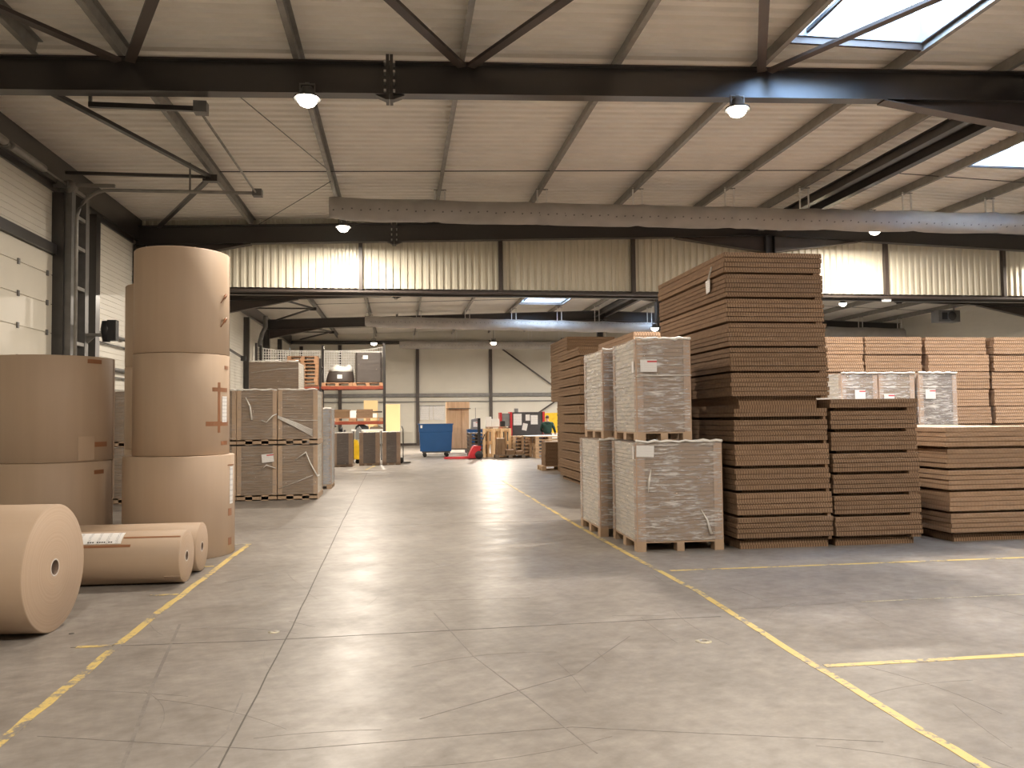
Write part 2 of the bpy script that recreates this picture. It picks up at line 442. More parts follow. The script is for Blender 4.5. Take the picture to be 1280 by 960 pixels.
def ribbed(x0, x1, z0, z1, y, pitch, depth, horizontal=False):
    """profiled sheet in the XZ plane at y, ribs upright or level."""
    pts = []; a, b_ = (z0, z1) if horizontal else (x0, x1)
    k = math.floor(a/pitch)
    while k*pitch < b_:
        for t, d in ((0, 0), (0.35, 0), (0.47, depth), (0.53+0.35, depth)):
            q = (k+t)*pitch
            if a < q < b_: pts.append((q, d))
        k += 1
    pts = [(a, 0)] + pts + [(b_, 0)]
    return pts

# back wall, right wall, rear wall: panels with level grooves
def groove_wall(a0, a1, z1f, pitch=0.25, g=0.022, dep=0.018):
    """outline (offset, z) of a level-grooved panel up to z1f."""
    pts = []; z = 0.0
    while z < z1f:
        pts += [(0, z), (0, min(z+pitch-g, z1f)), (dep, min(z+pitch-g, z1f)), (dep, min(z+pitch, z1f))]
        z += pitch
    return pts
pts = groove_wall(0, 1, 7.4)
v = [(XL-0.3, YE+d, z) for d, z in pts] + [(XR+0.3, YE+d, z) for d, z in pts]; k = len(pts)
struct(MB().add(v, [(i, i+1, i+1+k, i+k) for i in range(k-1)]).build('wall_back', M['wall']))
v = [(XR+d, YB, z) for d, z in pts] + [(XR+d, YE, z) for d, z in pts]
struct(MB().add(v, [(i, i+1, i+1+k, i+k) for i in range(k-1)]).build('wall_right', M['wall']))
struct(MB().box(XL-0.3, XR+0.3, YB-0.15, YB, 0, 7.4).build('wall_rear', M['wall']))

# left wall: fine level ribs, openings for the sectional doors
DOORS = [(2.6, 7.1), (12.0, 16.62), (24.0, 29.0)]
def left_wall():
    mb = MB(); pts = groove_wall(0, 1, 7.2, 0.12, 0.016, 0.012)
    edges = [YB] + [q for d in DOORS for q in d] + [YE]
    for i, (y0, y1) in enumerate(zip(edges[:-1], edges[1:])):
        use = [(d, z) for d, z in pts if z >= 4.9] if i % 2 else pts
        v = [(XL-d, y0, z) for d, z in use] + [(XL-d, y1, z) for d, z in use]; k = len(use)
        mb.add(v, [(a, a+1, a+1+k, a+k) for a in range(k-1)])
    return mb
struct(left_wall().build('wall_left', M['wall']))

# sectional doors with hinges and frame
def door(i, y0, y1):
    root = bpy.data.objects.new('door_%d' % i, None); COL.objects.link(root); root.location = (XL, y0, 0); struct(root)
    pts = []; z = 0.0
    while z < 4.85:
        pts += [(0.02, z), (0.02, min(z+0.545, 4.85)), (0.0, min(z+0.545, 4.85)), (0.0, min(z+0.56, 4.85))]; z += 0.56
    pts += [(0.0, 4.95), (-0.06, 4.95), (-0.06, 0)]
    MB().prism(pts, 0, y1-y0, 'y').build('door_panel', M['door_panel'], root)
    k = 0; z = 0.5525
    while z < 4.8:
        for t in (0.12, 0.37, 0.63, 0.88):
            yy = (y1-y0)*t
            MB().box(0.02, 0.045, yy-0.03, yy+0.03, z-0.05, z+0.05).build('hinge', M['galv_dark'], root)
        z += 0.56
    fr = MB().box(-0.02, 0.10, -0.12, 0.0, 0, 5.02).box(-0.02, 0.10, y1-y0, y1-y0+0.12, 0, 5.02).box(-0.02, 0.10, -0.12, y1-y0+0.12, 4.87, 5.06)
    fr.build('door_frame', M['steel'], root)
for i, (a, b_) in enumerate(DOORS): door(i+1, a, b_)

# cladding screen between the two halls (above a wide opening)
def cladding():
    pts = []; p = 0.19; x = XL
    while x < XR:
        for t, d in ((0, 0), (0.06, 0), (0.085, -0.035), (0.165, -0.035)):
            if x+t < XR: pts.append((x+t, 21.36+d))
        x += p
    v = [(a, c, 5.10) for a, c in pts] + [(a, c, dk(a)) for a, c in pts]; k = len(pts)
    return MB().add(v, [(i, i+1, i+1+k, i+k) for i in range(k-1)])
struct(cladding().build('wall_screen', M['clad']))
struct(MB().prism([(21.2, 4.98), (21.5, 4.98), (21.5, 5.13), (21.4, 5.13), (21.4, 5.03), (21.2, 5.03)], XL, XR, 'x').build('trim_1', M['steel_brown']))
struct(MB().box(XL, XR, 21.50, 21.62, 4.93, 5.10).build('trim_2', M['steel']))
for i, x in enumerate((-4.7, -1.0, 2.71, 6.41, 10.3, 13.95, 17.71, 21.4)):
    struct(MB().box(x-0.05, x+0.05, 21.20, 21.32, 5.05, raf(x)+0.1).build('screen_column', M['steel_brown']))

# ------------------------------------------------------------------ steel frame
def i_section(bw, bh, tw=0.014, tf=0.02):
    """half-open list of an I profile, origin bottom centre."""
    b2, w2 = bw/2, tw/2
    return [(-b2, 0), (b2, 0), (b2, tf), (w2, tf), (w2, bh-tf), (b2, bh-tf), (b2, bh), (-b2, bh), (-b2, bh-tf), (-w2, bh-tf), (-w2, tf), (-b2, tf)]
def rafter(y, splices=True):
    prof = i_section(0.21, 0.48)
    stations = [XL+0.05, RIDGE, XR-0.05]
    rg = [[(x, y+p, raf(x)+q) for p, q in prof] for x in stations]
    root = struct(MB().loft(rg).build('roof_rafter', M['steel']))
    def hn(xa, xb):       # haunch: web triangle and sloping flange, deep end at xb
        mb = MB(); za, zb = raf(xa), raf(xb); dp = 0.44
        mb.prism([(xa, za), (xb, zb), (xb, zb-dp)], y-0.008, y+0.008, 'y')
        n_ = 0.02
        mb.prism([(xa, za-0.001), (xb, zb-dp), (xb, zb-dp-n_), (xa, za-n_)], y-0.105, y+0.105, 'y')
        mb.build('haunch', M['steel_brown'], root)
    if y > 12: hn(-3.75, XL+0.3)
    hn(7.55, RIDGE-0.14); hn(13.05, RIDGE+0.14); hn(24.3, XR-0.3)
    for x in (-0.12, 20.7):
        mb = MB().box(x-0.05, x-0.004, y-0.115, y+0.115, raf(x)-0.09, raf(x)+0.57).box(x+0.004, x+0.05, y-0.115, y+0.115, raf(x)-0.09, raf(x)+0.57)
        for s_ in (-1, 1):
            mb.prism([(x+s_*0.05, raf(x)), (x+s_*0.22, raf(x)), (x+s_*0.05, raf(x)-0.07)], y-0.06, y+0.06, 'y')
        mb.build('splice_plate', M['steel'], root)
        for s_ in (-1, 1):
            for q in range(4):
                z = raf(x)+0.03+q*0.14
                MB().box(x+s_*0.065-0.016, x+s_*0.065+0.016, y-0.145, y-0.012, z-0.018, z+0.018).build('bolt', M['bolt'], root)
    return root
for y in BAY[1:6]: rafter(y)
def column(x, y, top, name='steel_column', bw=0.28, bh=0.28):
    prof = [(p-0, q-bh/2) for p, q in i_section(bw, bh)]
    return struct(MB().prism([(x+q, y+p) for p, q in prof], 0, top, 'z').build(name, M['steel']))
for y in BAY[1:6]:
    column(XL+0.17, y, raf(XL)); column(RIDGE, y, raf(RIDGE)); column(XR-0.17, y, raf(XR))
for y in (6.8, 16.42, 18.08, 25.9, 35.5, 45.1):     # lighter posts of the left wall
    struct(MB().box(XL, XL+0.22, y-0.12, y+0.12, 5.02 if y in (25.9,) else 0, raf(XL)).build('wall_column', M['steel']))
struct(MB().box(XL, XL+0.12, YB, YE, raf(XL)+0.14, dk(XL)).build('eave_beam', M['steel']))
struct(MB().box(XL+0.002, XL+0.05, 12.0, 20.9, raf(XL)+0.02, raf(XL)+0.14).build('eave_beam', M['steel']))

# purlins (bent galvanised profile) and ridge beams
PX = [-4.85, -3.75, -1.42, 0.92, 3.27, 5.55, 7.82, 9.72, 12.42, 14.66, 16.9, 19.2, 21.5, 23.8, 26.0]
for x in PX:
    z = ptop(x)
    prof = [(x-0.045, z), (x+0.035, z), (x+0.035, z+0.012), (x-0.033, z+0.012), (x+0.012, z+0.198), (x+0.075, z+0.198), (x+0.075, z+0.21), (x+0.0, z+0.21)]
    o = struct(MB().prism(prof, YB, 11.45 if x < -4 else YE, 'y').build('roof_purlin_beam', M['galv']))
for y0, y1 in zip(BAY[1:5], BAY[2:6]):
    for x in (10.02, 10.58):
        pr_ = [(x+p, raf(x)+0.14+q) for p, q in i_section(0.16, 0.22, 0.012, 0.014)]
        struct(MB().prism(pr_, y0+0.11, y1-0.11, 'y').build('ridge_beam', M['steel']))
# thin tie rods that hold the purlins apart, one run in the middle of each bay
for y in (7.0, 16.75, 26.2, 35.8, 45.2):
    MBt = MB().tube([(-3.6, y, ptop(-3.6)+0.05), (RIDGE, y, ptop(RIDGE)+0.05), (XR-0.5, y, ptop(XR)+0.05)], 0.011, 6)
    struct(MBt.build('purlin_tie_beam', M['steel']))
# roof bracing
def brace(a, b_, w=0.09, h=0.06, mat='steel'):
    return struct(MB().bar(a, b_, w, h).build('roof_brace_beam', M[mat]))
for y0, y1 in ((11.5, 21.1), (30.7, 40.3), (40.3, 49.9)):
    ym = (y0+y1)/2+0.1
    z = ptop(-5)-0.06
    brace((-5.0, y0+0.12, 6.34), (-3.72, ym+0.1, z-0.03)); brace((-3.72, ym+0.1, z-0.03), (-5.95, y1-0.2, z-0.03)); brace((-6.4, ym, z-0.06), (-3.8, ym, z-0.06), 0.06, 0.06)
    struct(MB().box(-3.86, -3.58, ym+0.02, ym+0.18, z-0.13, z+0.0).build('brace_node_beam', M['steel']))
for xa, xb, yb in ((-3.8, -5.43, 8.9), (-3.64, -2.33, 8.6), (0.92, -0.80, 8.3), (1.05, 2.62, 8.4), (5.52, 4.07, 8.2), (5.66, 7.46, 8.1)):
    brace((xa, 11.40, ptop(xa)-0.06), (xb, yb, ptop(xb)-0.06), 0.13, 0.05, 'steel_brown')
brace((-2.7, 11.7, 6.66), (-1.42, 16.4, 6.72), 0.012, 0.012); brace((-3.6, 20.9, 6.60), (-1.42, 17.2, 6.72), 0.012, 0.012)
# back wall frame
for x in (-5.9, -3.6, 1.1, 5.65, 10.3, 15.0, 19.7, 24.4):
    struct(MB().box(x-0.10, x+0.10, YE-0.22, YE-0.02, 0, raf(x)).build('back_wall_column', M['steel_brown']))
struct(MB().box(XL, XR, YE-0.16, YE-0.03, 2.98, 3.20).build('girt_beam', M['galv_dark']))
struct(MB().box(XL, XR, YE-0.12, YE-0.03, 2.66, 2.72).build('girt_beam', M['galv_dark']))
struct(MB().box(XL, XR, YE-0.25, YE-0.05, 6.25, 6.45).build('end_rafter_beam', M['steel']))
struct(MB().box(XL, XR, YE-0.10, YE-0.02, 0, 0.14).build('baseboard_back', M['steel_brown']))
for a, b_ in (((6.4, 5.95), (10.2, 3.2)), ((8.6, 1.9), (10.2, 2.95)), ((6.0, 0.2), (8.6, 1.9))):
    struct(MB().bar((a[0], YE-0.20, a[1]), (b_[0], YE-0.20, b_[1]), 0.07, 0.09).build('wall_brace_beam', M['steel_brown']))

# ------------------------------------------------------------------ skylights
for i, (x0, x1, y0, y1) in enumerate(SKY):
    root = bpy.data.objects.new('window_%d' % (i+1), None); COL.objects.link(root); struct(root)
    zb = min(dk(x0), dk(x1))-0.03; zt = max(dk(x0), dk(x1))+0.34; t = 0.03
    mb = MB().box(x0, x0+t, y0, y1, zb, zt).box(x1-t, x1, y0, y1, zb, zt).box(x0+t, x1-t, y0, y0+t, zb, zt).box(x0+t, x1-t, y1-t, y1, zb, zt)
    mb.build('upstand', M['alu'], root)
    MB().box(x0, x1, y0-0.05, y0, ptop(x0)+0.08, dk(x0)).box(x0, x1, y1, y1+0.05, ptop(x0)+0.08, dk(x0)).build('trimmer', M['steel_brown'], root)
    MB().box(x0+0.30, x0+0.35, y0+t, y1-t, zb+0.05, zb+0.11).build('opening_bar', M['steel'], root)
    nx = 12; rg = []
    for q in range(nx+1):
        a = q/nx; rg.append([(x0+(x1-x0)*a, y, zt+0.22*math.sin(PI*a)) for y in (y0, y1)])
    g = MB().loft(rg, 0, True, False, closed=False).build('glazing', M['glazing'], root)
    g.modifiers.new('thickness', 'SOLIDIFY').thickness = 0.01
    L = bpy.data.lights.new('skylight_portal', 'AREA'); L.shape = 'RECTANGLE'; L.size = x1-x0-0.06; L.size_y = y1-y0-0.06
    L.cycles.is_portal = True
    lo = bpy.data.objects.new('skylight_portal', L); COL.objects.link(lo); lo.location = ((x0+x1)/2, (y0+y1)/2, zt-0.02); lo.parent = root

# ------------------------------------------------------------------ lamps
def make_lamp(lit=True):
    t = thing('high_bay_lamp', '', 'lamp')
    MB().lathe([(0.001, 0.13), (0.07, 0.13), (0.085, 0.10), (0.10, 0.03), (0.185, -0.015), (0.19, -0.04), (0.18, -0.04), (0.165, -0.01), (0.001, 0.01)], 24).build('housing', M['lamp_shell'], t)
    MB().lathe([(0.001, -0.15), (0.05, -0.145), (0.10, -0.12), (0.135, -0.07), (0.145, -0.015), (0.001, -0.012)], 24).build('diffuser', M['lamp_glow' if lit else 'lamp_dim'], t)
    mb = MB()
    for s_ in (-1, 1): mb.box(s_*0.10-0.008, s_*0.10+0.008, -0.02, 0.02, 0.02, 0.17)
    mb.box(-0.108, 0.108, -0.02, 0.02, 0.16, 0.18)
    mb.build('bracket', M['galv_dark'], t)
    return t
LIT = []
lamp0 = make_lamp(True); lamp_first = [True]
def lamp(x, y, z, label, power=1.0):
    if lamp_first[0]:
        o = lamp0; o.location = (x, y, z); o['label'] = label; lamp_first[0] = False
    else: o = dup(lamp0, (x, y, z), None, label)
    o['group'] = 'high bay lamps'
    if power:
        L = bpy.data.lights.new('lamp_light', 'AREA'); L.color = LAMP_COL; L.energy = LAMP_W*power; L.shape = 'DISK'; L.size = 0.34
        lo = bpy.data.objects.new('lamp_light', L); COL.objects.link(lo); lo.location = (0, 0, -0.160); lo.parent = o
LAMPS = [(-1.26, 11.32, 6.18, 'lit high bay lamp under the first black rafter, left of its bolted splice'),
         (5.08, 11.32, 6.30, 'lit high bay lamp under the first black rafter, beside the skylight'),
         (-1.33, 19.55, 6.33, 'lit high bay lamp hung at the end of the long grey duct'),
         (12.55, 19.55, 6.55, 'lit high bay lamp under the long grey duct, over the tall cardboard stacks'),
         (-1.40, 29.0, 6.28, 'lit high bay lamp just under the bottom edge of the cream cladding'),
         (10.0, 30.40, 5.15, 'lit high bay lamp beside the steel post of the opening'),
         (-1.25, 40.1, 5.45, 'lit high bay lamp above the pallet rack net'),
         (4.72, 40.1, 5.48, 'lit high bay lamp above the plywood cabinet in the far hall'),
         (10.6, 40.1, 5.48, 'lit high bay lamp above the distant cardboard stack'),
         ]
for x, y, z, lb in LAMPS:
    lamp(x, y, z, lb, 0.45 if 19 < y < 20 else 1.3 if (y > 35 and x < 0) else 2.9 if y > 35 else 1.6 if y > 28 else 0.82)
for x, y, p in ((-1.3, 1.75, 0.12), (5.1, 1.75, 0.6), (11.5, 1.75, 0.40), (11.6, 11.35, 0.6), (18.0, 11.35, 0.8), (19.5, 20.9, 0.8), (18.0, 30.4, 1.2)):
    lamp(x, y, raf(x)-0.20, 'lit high bay lamp hung from a rafter outside the view', p)
lo_ = make_lamp(False); lo_.location = (4.40, 29.0, 6.28); lo_['label'] = 'faint high bay lamp under the cladding, in front of the far skylight'; lo_['group'] = 'high bay lamps'
for o in [q for q in list(COL.objects) if q.type == 'EMPTY' and q.name.startswith('high_bay_lamp')]:
    x, y, z = o.location; ry = min(BAY, key=lambda q: abs(q-y)); mb = MB()
    if abs(ry-y) < 0.7:          # on a rafter: a short arm from the flange
        top = raf(x)-z; mb.box(-0.010, 0.010, -0.010, 0.010, 0.175, max(top, 0.19)); mb.box(-0.03, 0.03, min(0, ry-y)-0.03, max(0, ry-y)+0.03, max(top, 0.19)-0.012, max(top, 0.19))
    else:                        # on a purlin: a rod and a cross strap
        px = min(PX, key=lambda q: abs(q-x)); top = ptop(px)-z
        mb.box(-0.010, 0.010, -0.010, 0.010, 0.175, top); mb.box(min(0, px-x)-0.04, max(0, px-x)+0.04, -0.025, 0.025, top-0.012, top+0.001)
    mb.build('hanger', M['galv_dark'], o)

# ------------------------------------------------------------------ fabric ducts
def duct(x0, x1, y, z, rad, label, slope=0.0, pitch=2.35):
    t = thing('fabric_air_duct', label, 'air duct', (x0, y, z))
    rnd = random.Random(int(y*10)); rg = []; L_ = x1-x0; nseg = 26; x = 0.0; step = 0.09
    ph = [rnd.uniform(0, 6.28) for _ in range(12)]
    while x <= L_+1e-6:
        e = min(1.0, 0.93+0.07*x/0.5)
        fr = (x/pitch) % 1.0; d = min(fr, 1-fr)*pitch
        pin = 1 - 0.05*math.exp(-(d/0.10)**2)
        ring = []
        for k in range(nseg):
            a = 2*PI*k/nseg
            w = 0.012*math.sin(3*a+x*9+ph[0])*math.exp(-(d/0.30)**2) + 0.006*math.sin(5*a-x*3.1+ph[1])
            rr = rad*e*pin+w
            sag = -0.025*math.sin(PI*fr) - 0.03*(1-math.exp(-x/1.2))
            ring.append((x, rr*math.cos(a), rr*1.0*math.sin(a)+slope*x+sag))
        rg.append(ring); x += step
    MB().loft(rg, 0, True).build('duct_sleeve', M['duct'], t)
    # suspension straps in pairs
    for px in PX:
        if x0+0.2 < px < x1-0.1:
            for s_ in (-0.10, 0.12):
                xx = px+s_-x0; zz = slope*xx+rad-0.06
                MB().box(xx-0.016, xx+0.016, -0.012, 0.012, zz, ptop(px)-z+0.03).build('strap', M['white_strap'], t)
            MB().box(px-0.13-x0, px+0.15-x0, -0.03, 0.03, ptop(px)-z-0.005, ptop(px)-z+0.012).build('strap_rail', M['galv'], t)
    return t
duct(-1.52, 24.0, 18.0, 6.36, 0.255, 'long grey fabric air duct strung across the near hall in front of the cladding', 0.004)
duct(-1.62, 26.2, 38.6, 6.34, 0.27, 'grey fabric air duct strung across the far hall behind the cladding', -0.017)
duct(0.0, 19.0, 47.6, 6.05, 0.24, 'grey fabric air duct strung along the far white wall', 0.0)

# ------------------------------------------------------------------ floor markings and joints
def strip(name, mat, pts, w, z=0.0025, wob=0.0, seg=0.35):
    rnd = random.Random(len(pts)+int(pts[0][0]*100)); P_ = []
    for (xa, ya), (xb, yb) in zip(pts[:-1], pts[1:]):
        n_ = max(1, int(math.hypot(xb-xa, yb-ya)/seg))
        for i in range(n_): P_.append((xa+(xb-xa)*i/n_, ya+(yb-ya)*i/n_))
    P_.append(pts[-1]); rg = []
    for i, p in enumerate(P_):
        a = P_[max(i-1, 0)]; b_ = P_[min(i+1, len(P_)-1)]; d = math.hypot(b_[0]-a[0], b_[1]-a[1])
        nx, ny = -(b_[1]-a[1])/d, (b_[0]-a[0])/d; o = rnd.uniform(-wob, wob)
        rg.append([(p[0]+nx*(o+s_*w/2), p[1]+ny*(o+s_*w/2), zz) for s_, zz in ((-1, -0.01), (-1, z), (1, z), (1, -0.01))])
    return struct(MB().loft(rg).build(name, M[mat]))
strip('floor_marking', 'yellow', [(-2.05, 2.5), (-2.06, 4.54), (-2.08, 7), (-2.0, 11.16)], 0.065, wob=0.01, seg=0.18)
strip('floor_marking', 'pale_paint', [(-2.0, 11.16), (-2.55, 11.16)], 0.06)
for y in (6.34, 8.08, 9.55): strip('floor_marking', 'yellow', [(-2.10, y), (-2.36, y)], 0.05)
strip('floor_marking', 'yellow', [(2.72, 2.2), (2.68, 3.45), (2.69, 5.0), (2.76, 7.2), (2.70, 9.5), (2.66, 12.2), (2.66, 21)], 0.06, wob=0.008, seg=0.2)
strip('floor_marking', 'yellow', [(2.75, 4.98), (9.5, 4.96)], 0.06)
strip('floor_marking', 'yellow', [(2.85, 8.29), (12.0, 8.2)], 0.055)
strip('floor_marking', 'pale_paint', [(4.0, 6.6), (9.0, 6.6)], 0.02)
strip('floor_marking', 'yellow', [(-1.1, 26.5), (-0.85, 29.2)], 0.07)
strip('floor_joint', 'joint', [(-2.4, 6.34), (-1.1, 6.28), (0.9, 6.32), (2.6, 6.34)], 0.008, 0.0012, 0.003)
strip('floor_joint', 'joint', [(-0.86, 2.4), (-0.86, 6.6), (-0.93, 13.7), (-1.0, 25)], 0.009, 0.0012, 0.004)
strip('floor_joint', 'scuff', [(-1.22, 3.2), (-1.32, 4.11), (-1.55, 5.4), (-1.78, 6.9)], 0.022, 0.0012)
strip('floor_joint', 'scuff', [(0.95, 3.9), (0.75, 4.7), (0.50, 5.6), (0.28, 6.9)], 0.008, 0.0012)
strip('floor_joint', 'scuff', [(-1.05, 3.8), (-0.92, 4.5), (-0.95, 5.1)], 0.010, 0.0012)
strip('floor_joint', 'scuff', [(0.1, 4.5), (1.1, 5.1), (1.7, 5.9)], 0.006, 0.0012)
strip('floor_joint', 'scuff', [(-1.9, 4.6), (-0.6, 4.2), (0.9, 4.25), (2.4, 3.8)], 0.006, 0.0012)
strip('floor_joint', 'scuff', [(3.2, 12.6), (0.4, 12.65), (-2.2, 12.6)], 0.008, 0.0012)
rs_ = random.Random(21); scr = MB()
for _ in range(46):        # fine curved scratches left by pallets and trucks
    x, y = rs_.uniform(-1.9, 5.5), 2.6+6.5*rs_.random()**1.3; a = rs_.choice((rs_.gauss(0.1, 0.35), rs_.gauss(1.5, 0.25), rs_.gauss(2.2, 0.4))); L_ = rs_.uniform(0.15, 1.1); k = rs_.uniform(-0.5, 0.5); P2 = []
    for q in range(7):
        t_ = L_*q/6; P2.append((x+t_*math.cos(a+k*t_), y+t_*math.sin(a+k*t_)))
    w = rs_.uniform(0.002, 0.0045)
    for (xa, ya), (xb, yb) in zip(P2[:-1], P2[1:]): scr.bar((xa, ya, -0.001), (xb, yb, -0.001), w, 0.0036)
struct(scr.build('floor_scratches', M['scuff']))
def disc(x, y, rad, mat, hole=0.0):
    pr_ = [(hole+0.0005, -0.005), (hole+0.0005, 0.003), (rad, 0.003), (rad, -0.005)]
    return struct(MB().lathe(pr_+[pr_[0]], 24).build('floor_marking_spot', M[mat], None, (x, y, 0)))
disc(-0.98, 6.51, 0.045, 'pale_paint'); disc(2.19, 5.67, 0.06, 'pale_paint', 0.025); disc(-2.55, 6.75, 0.02, 'joint')

# ------------------------------------------------------------------ paper reels
def cyl_patch(rad, a0, a1, z0, z1, t=0.003, seg=8, lift=0.0008):
    rg = []
    for i in range(seg+1):
        a = a0+(a1-a0)*i/seg; c, s_ = math.cos(a), math.sin(a)
        rg.append([(c*q, s_*q, z) for q, z in ((rad+lift, z0), (rad+lift+t, z0), (rad+lift+t, z1), (rad+lift, z1))])
    return MB().loft(rg)
def reel(rad, h, label, loc, rot=(0, 0, 0), group=None, core=0.06, seam=True, name='paper_reel'):
    t = thing(name, label, 'paper reel', loc, rot, group)
    rnd = random.Random(int(rad*1000+h*77+loc[0]*31)); rv = 0.008
    mb = MB().lathe([(core+0.012, 0.0), (rad-rv, 0.0), (rad, rv), (rad, h-rv), (rad-rv, h), (core+0.012, h)], 96)
    k = 96
    mb.mi = [1 if (i//k) in (0, 4) else 0 for i in range(len(mb.f))]
    mb.build('paper_roll', [M['kraft'], M['kraft_end']], t)
    ct = MB().lathe([(core, -0.0006), (core+0.0125, -0.0006), (core+0.0125, h+0.0006), (core, h+0.0006), (core, -0.0006)], 32)
    ct.mi = [1 if i//32 == 3 else 0 for i in range(len(ct.f))]; ct.build('core_tube', [M['core'], M['core_dark']], t)
    if seam: cyl_patch(rad, 0.10, 0.14, 0.002, h-0.002, 0.004).build('paper_flap', M['kraft'], t)
    return t
def tape(t, rad, a, z, w, h): cyl_patch(rad, a-w/2/rad, a+w/2/rad, z-h/2, z+h/2, 0.002).build('tape_strip', M['tape'], t)
GA = 'kraft paper reels standing by the doors'
def ang(c, deg): return math.radians(deg)
# stack beside the yellow line (three reels)
BX, BY = -2.73, 10.53
b1 = reel(0.65, 1.23, 'wide kraft paper reel at the bottom of the tall three-reel stack', (BX, BY, 0), (0, 0, 0), GA)
b2 = reel(0.565, 1.235, 'kraft paper reel in the middle of the tall stack, crossed by brown tape', (BX+0.02, BY, 1.234), (0, 0, 0), GA)
b3 = reel(0.56, 1.28, 'kraft paper reel on top of the tall three-reel stack, under the second rafter', (BX+0.02, BY, 2.473), (0, 0, 0), GA)
e = math.radians(-30)
cyl_patch(0.65, e-0.01+0.30, e+0.13+0.30, 0.62, 1.08, 0.003).build('label', M['label'], b1)
tape(b1, 0.65, -0.22, 0.52, 0.10, 0.09); tape(b1, 0.65, -0.22, 0.16, 0.09, 0.09); tape(b1, 0.65, -0.16, 1.10, 0.2, 0.015)
tape(b2, 0.565, -0.40, 0.80, 0.30, 0.05); tape(b2, 0.565, -0.45, 0.38, 0.42, 0.055); tape(b2, 0.565, -0.47, 0.58, 0.045, 0.62); tape(b2, 0.565, -0.26, 0.14, 0.16, 0.05); tape(b2, 0.565, -0.16, 1.08, 0.12, 0.045)
cyl_patch(0.565, -0.36, -0.16, 0.40, 0.72, 0.003).build('label', M['label'], b2)
for z in (0.74, 0.44):
    MB().tube([(0.56*math.cos(-0.26), 0.56*math.sin(-0.26), z-0.02), (0.61*math.cos(-0.34), 0.61*math.sin(-0.34), z+0.01), (0.565*math.cos(-0.42), 0.565*math.sin(-0.42), z-0.10)], [0.022, 0.014, 0.006]).build('torn_tape', M['tape'], b3)
# stack of two at the far left
AX, AY = -4.25, 10.58
a1 = reel(0.68, 1.18, 'broad kraft paper reel standing on the floor behind the lying reels', (AX, AY, 0), (0, 0, 0), GA)
a2 = reel(0.68, 1.26, 'broad kraft paper reel on top of another, behind the biggest lying reel', (AX+0.01, AY, 1.182), (0, 0, 0), GA)
tape(a2, 0.68, -0.50, 1.20, 0.20, 0.05); tape(a2, 0.68, -0.40, 0.20, 0.30, 0.06)
cyl_patch(0.68, -0.80, -0.50, 0.02, 0.30, 0.006).build('paper_flap', M['kraft'], a2)
tape(a1, 0.68, -0.36, 1.05, 0.16, 0.05)
# stack half hidden behind
CX, CY = -3.57, 13.1
reel(0.62, 1.24, 'kraft paper reel on the floor hidden behind the tall stack', (CX, CY, 0), (0, 0, 0), GA)
reel(0.62, 1.24, 'kraft paper reel halfway up the stack behind the tall one, showing a narrow edge', (CX, CY, 1.242), (0, 0, 0), GA)
reel(0.60, 1.24, 'kraft paper reel on top of the stack behind the tall one, showing a narrow edge', (CX-0.02, CY, 2.484), (0, 0, 0), GA)
# lying reels: axis along X, end face to the aisle
def lying(rad, length, face_x, y, rz, label, core=0.06):
    d = Vector((math.cos(rz), math.sin(rz), 0))
    loc = Vector((face_x, y, rad)) - d*length
    return reel(rad, length, label, tuple(loc), (0, PI/2, rz), 'kraft paper reels lying on the floor', core, False)
lying(0.50, 1.6, -2.72, 6.86, math.radians(-4), 'largest kraft paper reel lying on its side, end face to the aisle', 0.058)
d1 = lying(0.265, 1.40, -2.18, 8.70, math.radians(-2), 'small lying kraft paper reel with a white printed label, nearest the yellow line', 0.045)
lying(0.265, 1.44, -2.17, 9.30, math.radians(-1), 'small lying kraft paper reel behind the labelled one, against the tall stack', 0.045)
lying(0.25, 1.3, -2.76, 5.35, 0, 'small kraft paper reel lying nearest the camera, in front of the largest one', 0.045)
# in the lying reel's frame: local Z along the axis, local -X up, local -Y towards the camera
def up_ang(deg): return PI + math.radians(deg)
cyl_patch(0.265, up_ang(14), up_ang(50), 0.20, 0.82, 0.002, 10).build('label', M['label'], d1)
cyl_patch(0.265, up_ang(46), up_ang(48.5), 0.24, 0.38, 0.0032).build('label_print', M['ink'], d1)
for k in range(11):
    if k in (3, 8): continue
    z = 0.50+0.022*k; cyl_patch(0.265, up_ang(44.5), up_ang(47.5), z, z+0.014, 0.0032, 4).build('label_print', M['ink'], d1)
cyl_patch(0.265, up_ang(53), up_ang(59), 0.15, 0.92, 0.002).build('tape_strip', M['tape'], d1)
cyl_patch(0.265, up_ang(32), up_ang(36), 0.83, 1.38, 0.002).build('tape_strip', M['tape'], d1)
cyl_patch(0.265, up_ang(32), up_ang(36), 0.0, 0.19, 0.002).build('tape_strip', M['tape'], d1)
cyl_patch(0.265, up_ang(128), up_ang(140), 1.24, 1.40, 0.006).build('torn_paper', M['kraft_end'], d1)

